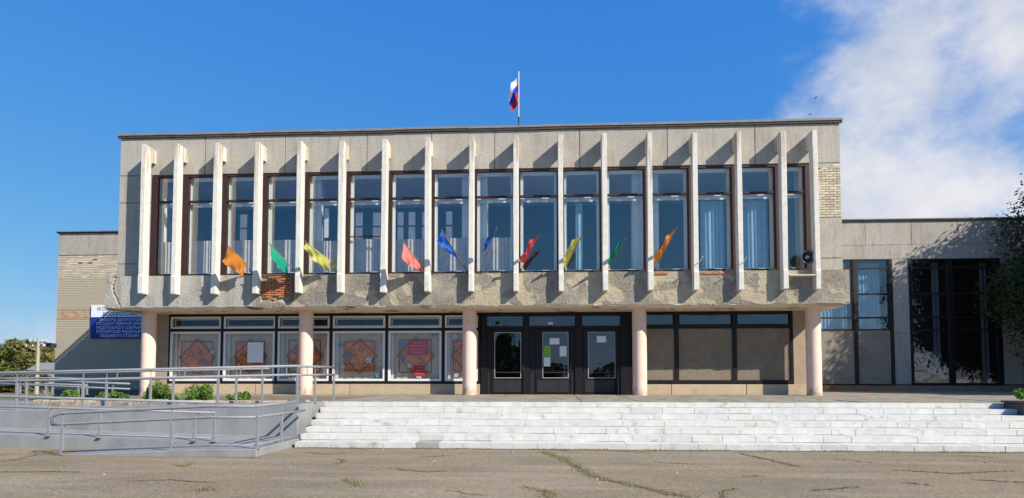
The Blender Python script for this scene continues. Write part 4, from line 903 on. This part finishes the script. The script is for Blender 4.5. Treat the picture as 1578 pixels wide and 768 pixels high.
# ------------------------------------------------------------------ ramp
rm = empty('access_ramp', (-6, -8.5, 0)); tag(rm, 'smooth grey concrete access ramp left of the white steps', 'ramp')
RO = Vector((-6, -8.5, 0))
def rp_(mb, name, m=M_ramp, **k):
    o = mb.build(name, m, None, **k); o.parent = rm; o.matrix_parent_inverse = Matrix.Translation(-RO); return o
def slope(x0, z0, x1, z1, y0, y1, zb=-.01):
    return MB().hexa([(x0, y0, zb), (x1, y0, zb), (x0, y1, zb), (x1, y1, zb), (x0, y0, z0), (x1, y0, z1), (x0, y1, z0), (x1, y1, z1)])
rp_(slope(-6.95, .012, -3.9, .15, -10.10, -8.86), 'lower_run', bevel=.01)
rp_(MB().box(-3.9, -2.90, -10.105, -7.36, -.01, .152), 'landing', bevel=.01)
rp_(slope(-17, .50, -3.9, .156, -8.855, -7.36), 'middle_run', bevel=.01)
rp_(slope(-17, .60, -3.17, .90, -7.355, -5.41), 'upper_run', bevel=.01)
kb = MB()
x = -11.45
while x < -3.3:
    w = random.uniform(.25, .6); kb.box(x, min(x+w, -3.18)-.012, -5.40-.0, -5.08, .55, H+random.uniform(.0, .035), jit=.012); x += w
kerb = kb.build('stone_kerb', M_kerb, terrace, bevel=.02)
MB().box(-11.4, -3.12, -5.08, -.92, H-.06, H-.015).build('flower_bed', M_soil)['kind'] = 'structure'

def deckB(x): return .156+(-3.9-x)*(.50-.156)/13.1 if x < -3.9 else .152
def deckC(x): return .60+(x+17)*(.30/13.83)
def deckA(x): return max(0, .012+(x+6.95)*(.138/3.05)) if x < -3.9 else .152
def railing(pts, posts, label, hl=.62, hu=.84, picks=(), curl=False, ext=0, pw=.024):
    """pts: [(x,y,deck z)] path; posts: fractional positions along path as points"""
    root = empty('handrail', pts[0]); tag(root, label, 'handrail', 'grey tubular handrails of the ramp')
    o_ = Vector(pts[0])
    loc = lambda x, y, z: (x-o_.x, y-o_.y, z-o_.z)
    for h in (hl, hu)+((.07,) if hl == .62 else ()):
        P = [loc(x, y, z+h) for x, y, z in pts]
        if curl and h == hu: P = [(P[0][0]-.22, P[0][1], P[0][2]-(hu-hl)-.02), (P[0][0]-.24, P[0][1], P[0][2]-.10), (P[0][0]-.12, P[0][1], P[0][2]-.02)]+P
        if curl and h == hl: P = [(P[0][0]-.22, P[0][1], P[0][2]-.01)]+P
        MB().tube(P, .015 if h < .1 else .027 if h == hl else .03, 8).build('rail', M_rail, root, smooth=True)
    for x, y, z in posts:
        a = loc(x, y, z); MB().box(a[0]-pw, a[0]+pw, a[1]-pw, a[1]+pw, a[2]-.02, a[2]+hl).build('post', M_rail, root)
        MB().box(a[0]-.009, a[0]+.009, a[1]-.009, a[1]+.009, a[2]+hl, a[2]+hu).build('picket', M_rail, root)
        MB().box(a[0]-.05, a[0]+.05, a[1]-.05, a[1]+.05, a[2]-.002, a[2]+.012).build('foot_plate', M_rail, root)
    for x, y, z in picks:
        a = loc(x, y, z); MB().box(a[0]-.009, a[0]+.009, a[1]-.009, a[1]+.009, a[2]+hl, a[2]+hu).build('picket', M_rail, root)
yA = -10.03
def px_on(px, y, py=640): return ax(px, y, py)
xa = [px_on(97, yA), px_on(265, yA), px_on(397, yA)]
railing([(xa[0], yA, 0), (-3.9, yA, .15), (-2.97, yA, .152)], [(x, yA, deckA(x)) for x in xa], 'front handrail of the lowest run with a curled left end', curl=True, picks=[(px_on(q, yA), yA, deckA(px_on(q, yA))) for q in (180, 380, 404)])
railing([(-2.97, yA, .152), (-2.97, -7.43, .152)], [(-2.97, -8.75, .152)], 'short handrail across the end of the landing beside the steps')
yB = -8.86
xb = [px_on(q, yB, 640) for q in (-60, 76, 154, 300)]
railing([(-17, yB, deckB(-17)), (-9.5, yB, deckB(-9.5)), (-4.4, yB, deckB(-4.4))], [(x, yB, deckB(x)) for x in xb]+[(-4.42, yB, deckB(-4.42))], 'middle handrail between the two lower runs', picks=[(px_on(q, yB), yB, deckB(px_on(q, yB))) for q in (115, 230, 345)])
yC = -7.30
xc = [px_on(q, yC, 600) for q in (-80, 26, 128, 232, 336)]
railing([(-17, yC, deckC(-17)), (-3.21, yC, deckC(-3.21))], [(x, yC, deckC(x)) for x in xc]+[(-3.21, yC, .89)], 'long handrail on the grey wall of the upper run', .72, .93, picks=[(px_on(q, yC, 600), yC, deckC(px_on(q, yC, 600))) for q in (180, 284, 370, 403, 441)])
railing([(-3.21, yC, .89), (-3.12, -4.9, .90)], [(-3.18, -6.2, .9), (-3.12, -4.92, .90)], 'handrail from the grey wall corner up to the terrace', .72, .93, picks=[(-3.2, -6.7, .9), (-3.15, -5.6, .9)])
yD = -5.52
xd = [px_on(q, yD, 600) for q in (-40, 41, 164, 267, 364, 404)]
railing([(-17, yD, deckC(-17)), (xd[-1]+.2, yD, deckC(xd[-1]))], [(x, yD, deckC(x)) for x in xd], 'rear handrail of the upper run in front of the flower bed', .72, .93)
yE = -3.2
xe = [px_on(q, yE, 600) for q in (-30, 71, 121, 174)]
xq = px_on(200, yE, 600)
railing([(-17.5, yE, 1.05), (xe[2], yE, .82), (xq, yE, .76)], [(xe[0], yE, .95), (xe[1], yE, .88), (xe[2], yE, .82), (xe[3], yE, .78)], 'distant handrail in the shade of the brick wing', .42, .58)
yF = -2.2
xf = [px_on(q, yF, 600) for q in (-20, 31, 81, 134)]
railing([(-18, yF, .98), (xf[2], yF, 1.02), (xf[3], yF, .98)], [(x, yF, .98) for x in xf], 'farthest handrail beside the foot of the brick wing', .30, .50)
MB().hexa([(-20, -3.9, -.01), (-11.46, -3.9, -.01), (-20, -1.9, -.01), (-11.46, -1.9, -.01), (-20, -3.9, .78), (-11.46, -3.9, .76), (-20, -1.9, .78), (-11.46, -1.9, .76)]).build('rear_ramp', M_ramp)['kind'] = 'structure'

# ------------------------------------------------------------------ vegetation
def leaves(centers, radii, n, size, seed=0, flat=1., jitter=.35, elong=1.6):
    """n small leaf quads spread through overlapping clumps"""
    r = np.random.default_rng(seed); C = np.array(centers); Rr = np.array(radii)
    w = Rr**2; idx = r.choice(len(C), n, p=w/w.sum())
    d = r.normal(size=(n, 3)); d /= np.linalg.norm(d, axis=1)[:, None]
    rad = Rr[idx]*(1-np.abs(r.normal(0, jitter, n))).clip(.05, 1.15); P = C[idx]+d*rad[:, None]*np.array([1, 1, flat])
    a = r.normal(size=(n, 3)); a /= np.linalg.norm(a, axis=1)[:, None]
    b = np.cross(a, r.normal(size=(n, 3))); b /= np.linalg.norm(b, axis=1)[:, None]
    s = size*r.uniform(.5, 1.3, n)[:, None]; a = a*s*elong; b = b*s*.6
    V = np.empty((n, 4, 3)); V[:, 0] = P-a; V[:, 1] = P+b; V[:, 2] = P+a; V[:, 3] = P-b
    return V.reshape(-1, 3)
def leafmesh(name, V, m):
    n = len(V)//4; me = bpy.data.meshes.new(name); me.vertices.add(len(V)); me.vertices.foreach_set('co', V.ravel().astype(np.float32))
    me.loops.add(n*4); me.loops.foreach_set('vertex_index', np.arange(n*4, dtype=np.int32)); me.polygons.add(n); me.polygons.foreach_set('loop_start', np.arange(0, n*4, 4, dtype=np.int32))
    me.update(calc_edges=True); me.validate(); me.materials.append(m); return me
def tree(name, x, y, h, rad, label, cat='tree', n=20000, size=.09, m=M_leaf, seed=1, trunk_r=.18, zc=.62, group=None, clumps=40, z0=0, crown_low=.25, fine=True):
    r = random.Random(seed); root = empty(name, (x, y, z0)); tag(root, label, cat, group)
    tb = MB(); top = Vector((r.uniform(-.2, .2), r.uniform(-.2, .2), h*.8)); mid = Vector((r.uniform(-.15, .15), r.uniform(-.15, .15), h*.4))
    tb.tube([(0, 0, -.1), tuple(mid), tuple(top)], [trunk_r, trunk_r*.7, trunk_r*.2], 9)
    cs, rs = [], []
    for k in range(clumps):
        a = r.uniform(0, 2*PI); zz = h*(crown_low+(1-crown_low)*r.random()**.9); t = (zz-h*crown_low)/(h*(1-crown_low))
        prof = math.sin(PI*min(1, .12+t*.82))**.7; rr = rad*prof*math.sqrt(r.uniform(.05, 1))
        c_ = (rr*math.cos(a), rr*math.sin(a), min(zz, h*.97)); cs.append(c_); rs.append(rad*r.uniform(.2, .38))
        if k < 26 and fine:
            base = Vector((0, 0, 0)).lerp(mid, 1) if zz < h*.5 else mid.lerp(top, min(1, (zz/h-.4)*1.4)); e = Vector(c_)
            tb.tube([tuple(base), tuple(base.lerp(e, .55)+Vector((0, 0, -.1))), tuple(e)], [trunk_r*.35, trunk_r*.2, .012], 6)
    tb.build('trunk', M_bark, root, smooth=True)
    o = bpy.data.objects.new('crown', leafmesh('crown', leaves(cs, rs, n, size, seed), m)); COL.objects.link(o); o.parent = root
    return root
tree('broadleaf_tree', 27.5, 4.3, 11.0, 5.3, 'dark leafy tree at the right edge in front of the right wing', n=110000, size=.064, seed=5, trunk_r=.24, crown_low=.16, clumps=150)
tree('broadleaf_tree', 30.4, -.8, 12.5, 4.6, 'taller leafy tree just outside the right edge that shades the wing wall', n=60000, size=.10, seed=9, trunk_r=.28, crown_low=.2, clumps=90)
# trees far to the left
HZ = [(-52, 42, 4.5, 3.2), (-58, 50, 4.8, 3.8), (-66, 55, 5.1, 3.8), (-46, 44, 3.8, 2.8), (-41, 46, 3.9, 2.8), (-72, 60, 5.8, 3.8), (-37.5, 45, 3.8, 2.6), (-62, 44, 4.4, 3.4), (-49, 36, 2.3, 2.4), (-43, 35, 2.1, 2.2)]
far = []
for k, (x, y, h, r_) in enumerate(HZ):
    if k < 4:
        t_ = tree('roadside_tree', x, y, h, r_, 'x', n=5000, size=.20, m=M_leaf2, seed=20+k, trunk_r=.2, crown_low=.08, clumps=40, group='trees beyond the left end of the ramp', fine=False); far.append((t_, h, r_))
    else:
        s0, h0, r0 = far[k % 4]; t_ = s0.copy(); COL.objects.link(t_); t_.location = (x, y, 0); t_.rotation_euler = (0, 0, k*1.3); t_.scale = (r_/r0, r_/r0, h*.85/h0)
        for ch in s0.children: c2 = ch.copy(); COL.objects.link(c2); c2.parent = t_
    t_['label'] = ['olive green tree beyond the left end of the ramp, behind the handrails', 'tall olive tree at the far left behind the ramp', 'high treetop against the sky at the left edge', 'low green tree just left of the utility pole', 'small green tree just right of the utility pole', 'tree at the very left edge, tallest of the far row', 'low green tree touching the corner of the brick wing', 'bushy tree left of the utility pole, in front of the far row', 'low dark bush under the far left trees', 'low dark bush at the foot of the utility pole'][k]
# dark hedge at left
def shrub(name, x, y, z, rx, h, label, n, size, seed, m=M_leaf3, cat='shrub', group=None, k=16):
    r = random.Random(seed); cs = []; rs = []
    for q in range(k):
        tt = r.uniform(-1, 1); cs.append((tt*rx*.8, r.uniform(-.25, .25), h*r.uniform(.12, .85)*(1-.35*abs(tt)))); rs.append(h*r.uniform(.12, .36))
    V = leaves(cs, rs, n, size, seed); V[:, 2] = np.abs(V[:, 2])
    root = empty(name, (x, y, z)); tag(root, label, cat, group)
    tb = MB()
    for q in range(6): c_ = cs[q % k]; tb.tube([(c_[0]*.3, 0, -.03), tuple(c_)], [.012, .004], 5)
    tb.build('stem', M_bark, root)
    o = bpy.data.objects.new('foliage', leafmesh('foliage', V, m)); COL.objects.link(o); o.parent = root
for k, (px, w, h, lab) in enumerate(((248, .42, .46, 'green shrub beside the leftmost column'), (308, .46, .50, 'rounded green shrub below the first shop window'), (364, .32, .22, 'low green plant in the bed below the second shop window'), (98, .22, .24, 'small green plant in the bed near the left end of the kerb'), (172, .3, .15, 'low weeds in the bed in front of the brick wing'), (150, .26, .2, 'thin brownish weed in the bed'), (222, .2, .36, 'small shrub half hidden behind the leftmost column'))):
    shrub('garden_shrub', ax(px, -4.2, 600), -4.2+.1*k, H-.03, w, h+.1, lab, 2600 if w > .35 else 1100, .026, 40+k, group='plants in the flower bed')
# planter at right
pl = at(1572, 612, -5.9)
pr = empty('stone_planter', (14.92, -5.95, .5)); tag(pr, 'dark stone planter standing on the upper steps at the right edge', 'planter')
mb = MB(); mb.box(-.66, 1.0, -.45, .45, -.12, .42); MB_ = mb.build('box', mat('dark_planter_stone', (.12, .11, .10), (.08, .075, .07), 8, .9, .5, 40), pr, bevel=.02)
mb = MB(); frame2 = mb.box(-.70, 1.04, -.49, .49, .421, .47); mb.build('rim', MATS['dark_planter_stone'], pr, bevel=.012)
shrub('planter_shrub', 15.0, -5.95, .94, .95, .36, 'bright green clipped shrub growing in the planter at the right edge', 5200, .026, 90, m=mat('bright_shrub_leaves', (.16, .30, .03), (.10, .2, .025), 6, .6), k=26)

# ------------------------------------------------------------------ utility pole, far house, birds
b = atz(58, 585, 0); pbx = at(58, 560, 30); up = empty('utility_pole', (pbx.x, 30, 0)); tag(up, 'pale concrete utility pole with crossarms left of the brick wing', 'utility pole')
zt = at(58, 521, 30).z
MB().tube([(0, 0, 0), (0, 0, zt)], [.17, .11], 10).build('pole', mat('pale_pole_concrete', (.42, .38, .28)), up)
for z, w in ((zt-.35, .75), (zt-.75, 1.15)): 
    MB().box(-w, w, -.05, .05, z-.05, z+.05).build('crossarm', mat('weathered_arm', (.2, .18, .16)), up)
    for q in (-1, -.45, .45, 1): MB().lathe([(.015, z), (.04, z+.08), (.045, z+.13), (.02, z+.18), (0, z+.19)], 8, Matrix.Translation((q*w*.93, 0, 0))).build('insulator', M_white, up)
hp = at(66, 572, 34); hs_ = empty('small_house', (hp.x, 34, 0)); tag(hs_, 'small whitish outbuilding far behind at the foot of the utility pole', 'shed')
MB().box(-1.3, 1.6, 0, 3, 0, 2.1).build('wall', mat('pale_shed', (.45, .45, .45)), hs_)
MB().add([(-1.5, -.2, 2.1), (1.8, -.2, 2.1), (1.8, 3.2, 2.1), (-1.5, 3.2, 2.1), (-1.5, 1.5, 2.8), (1.8, 1.5, 2.8)], [(0, 1, 5, 4), (2, 3, 4, 5), (0, 4, 3), (1, 2, 5), (3, 2, 1, 0)]).build('roof', mat('slate_roof', (.25, .24, .24)), hs_)
MB().box(-.3, .5, -.04, .02, .5, 1.6).build('window', M_metal_d, hs_)
for k, (px, py, yy, s) in enumerate(((1257, 152, 12, .32), (1248, 177, 14, .22))):
    p = at(px, py, yy); mb = MB()
    mb.lathe([(0, -.5), (.09, -.3), (.12, 0), (.09, .3), (.03, .5), (0, .52)], 10, Matrix.Rotation(1.2, 4, 'Y'))
    bd = empty('flying_bird', p); tag(bd, ['pale bird in flight against the cloud right of the roof', 'smaller dark bird flying just above the roof at the right'][k], 'bird'); bd.scale = (s*.7, s*.7, s*.7); bd.rotation_euler = (0, .2, .5*k)
    mm = mat('bird_pale', (.5, .5, .5)) if k == 0 else mat('bird_dark', (.12, .12, .13))
    mb.build('body', mm, bd, smooth=True)
    for s_ in (-1, 1):
        MB().add([(.15, 0, .02), (-.15, 0, .02), (-.25, s_*.45, .25), (.1, s_*.5, .28), (-.15, s_*1.0, .12), (.1, 0, .05), (-.1, 0, .05), (-.2, s_*.45, .28), (.06, s_*.5, .31), (-.14, s_*1.0, .14)], [(0, 1, 2, 3), (3, 2, 4), (5, 8, 7, 6), (8, 9, 7), (0, 3, 8, 5), (3, 4, 9, 8), (1, 6, 7, 2), (2, 7, 9, 4)]).build('wing', mm, bd)

# the square behind the viewer: a line of trees that the glass reflects
for k in range(9):
    x = -42+k*11+random.uniform(-2, 2); y = -66+random.uniform(-5, 5); h = 7.0 if k == 3 else random.uniform(2.6, 4.2)
    if k == 3: x = -3.5
    s0, h0, r0 = far[k % 4]; t_ = s0.copy(); COL.objects.link(t_); t_.location = (x, y, 0); t_.rotation_euler = (0, 0, k*1.7); t_.scale = ((1.0, 1.0, h/h0) if k == 3 else (1.5, 1.5, h/h0))
    t_['label'] = 'tree across the square, number %s from the left, seen only in the window reflections' % ORD[k]; t_['group'] = 'trees across the square behind the viewer'
    for ch in s0.children: c2 = ch.copy(); COL.objects.link(c2); c2.parent = t_
print('slabs', cnt, 'objects', len(bpy.data.objects))
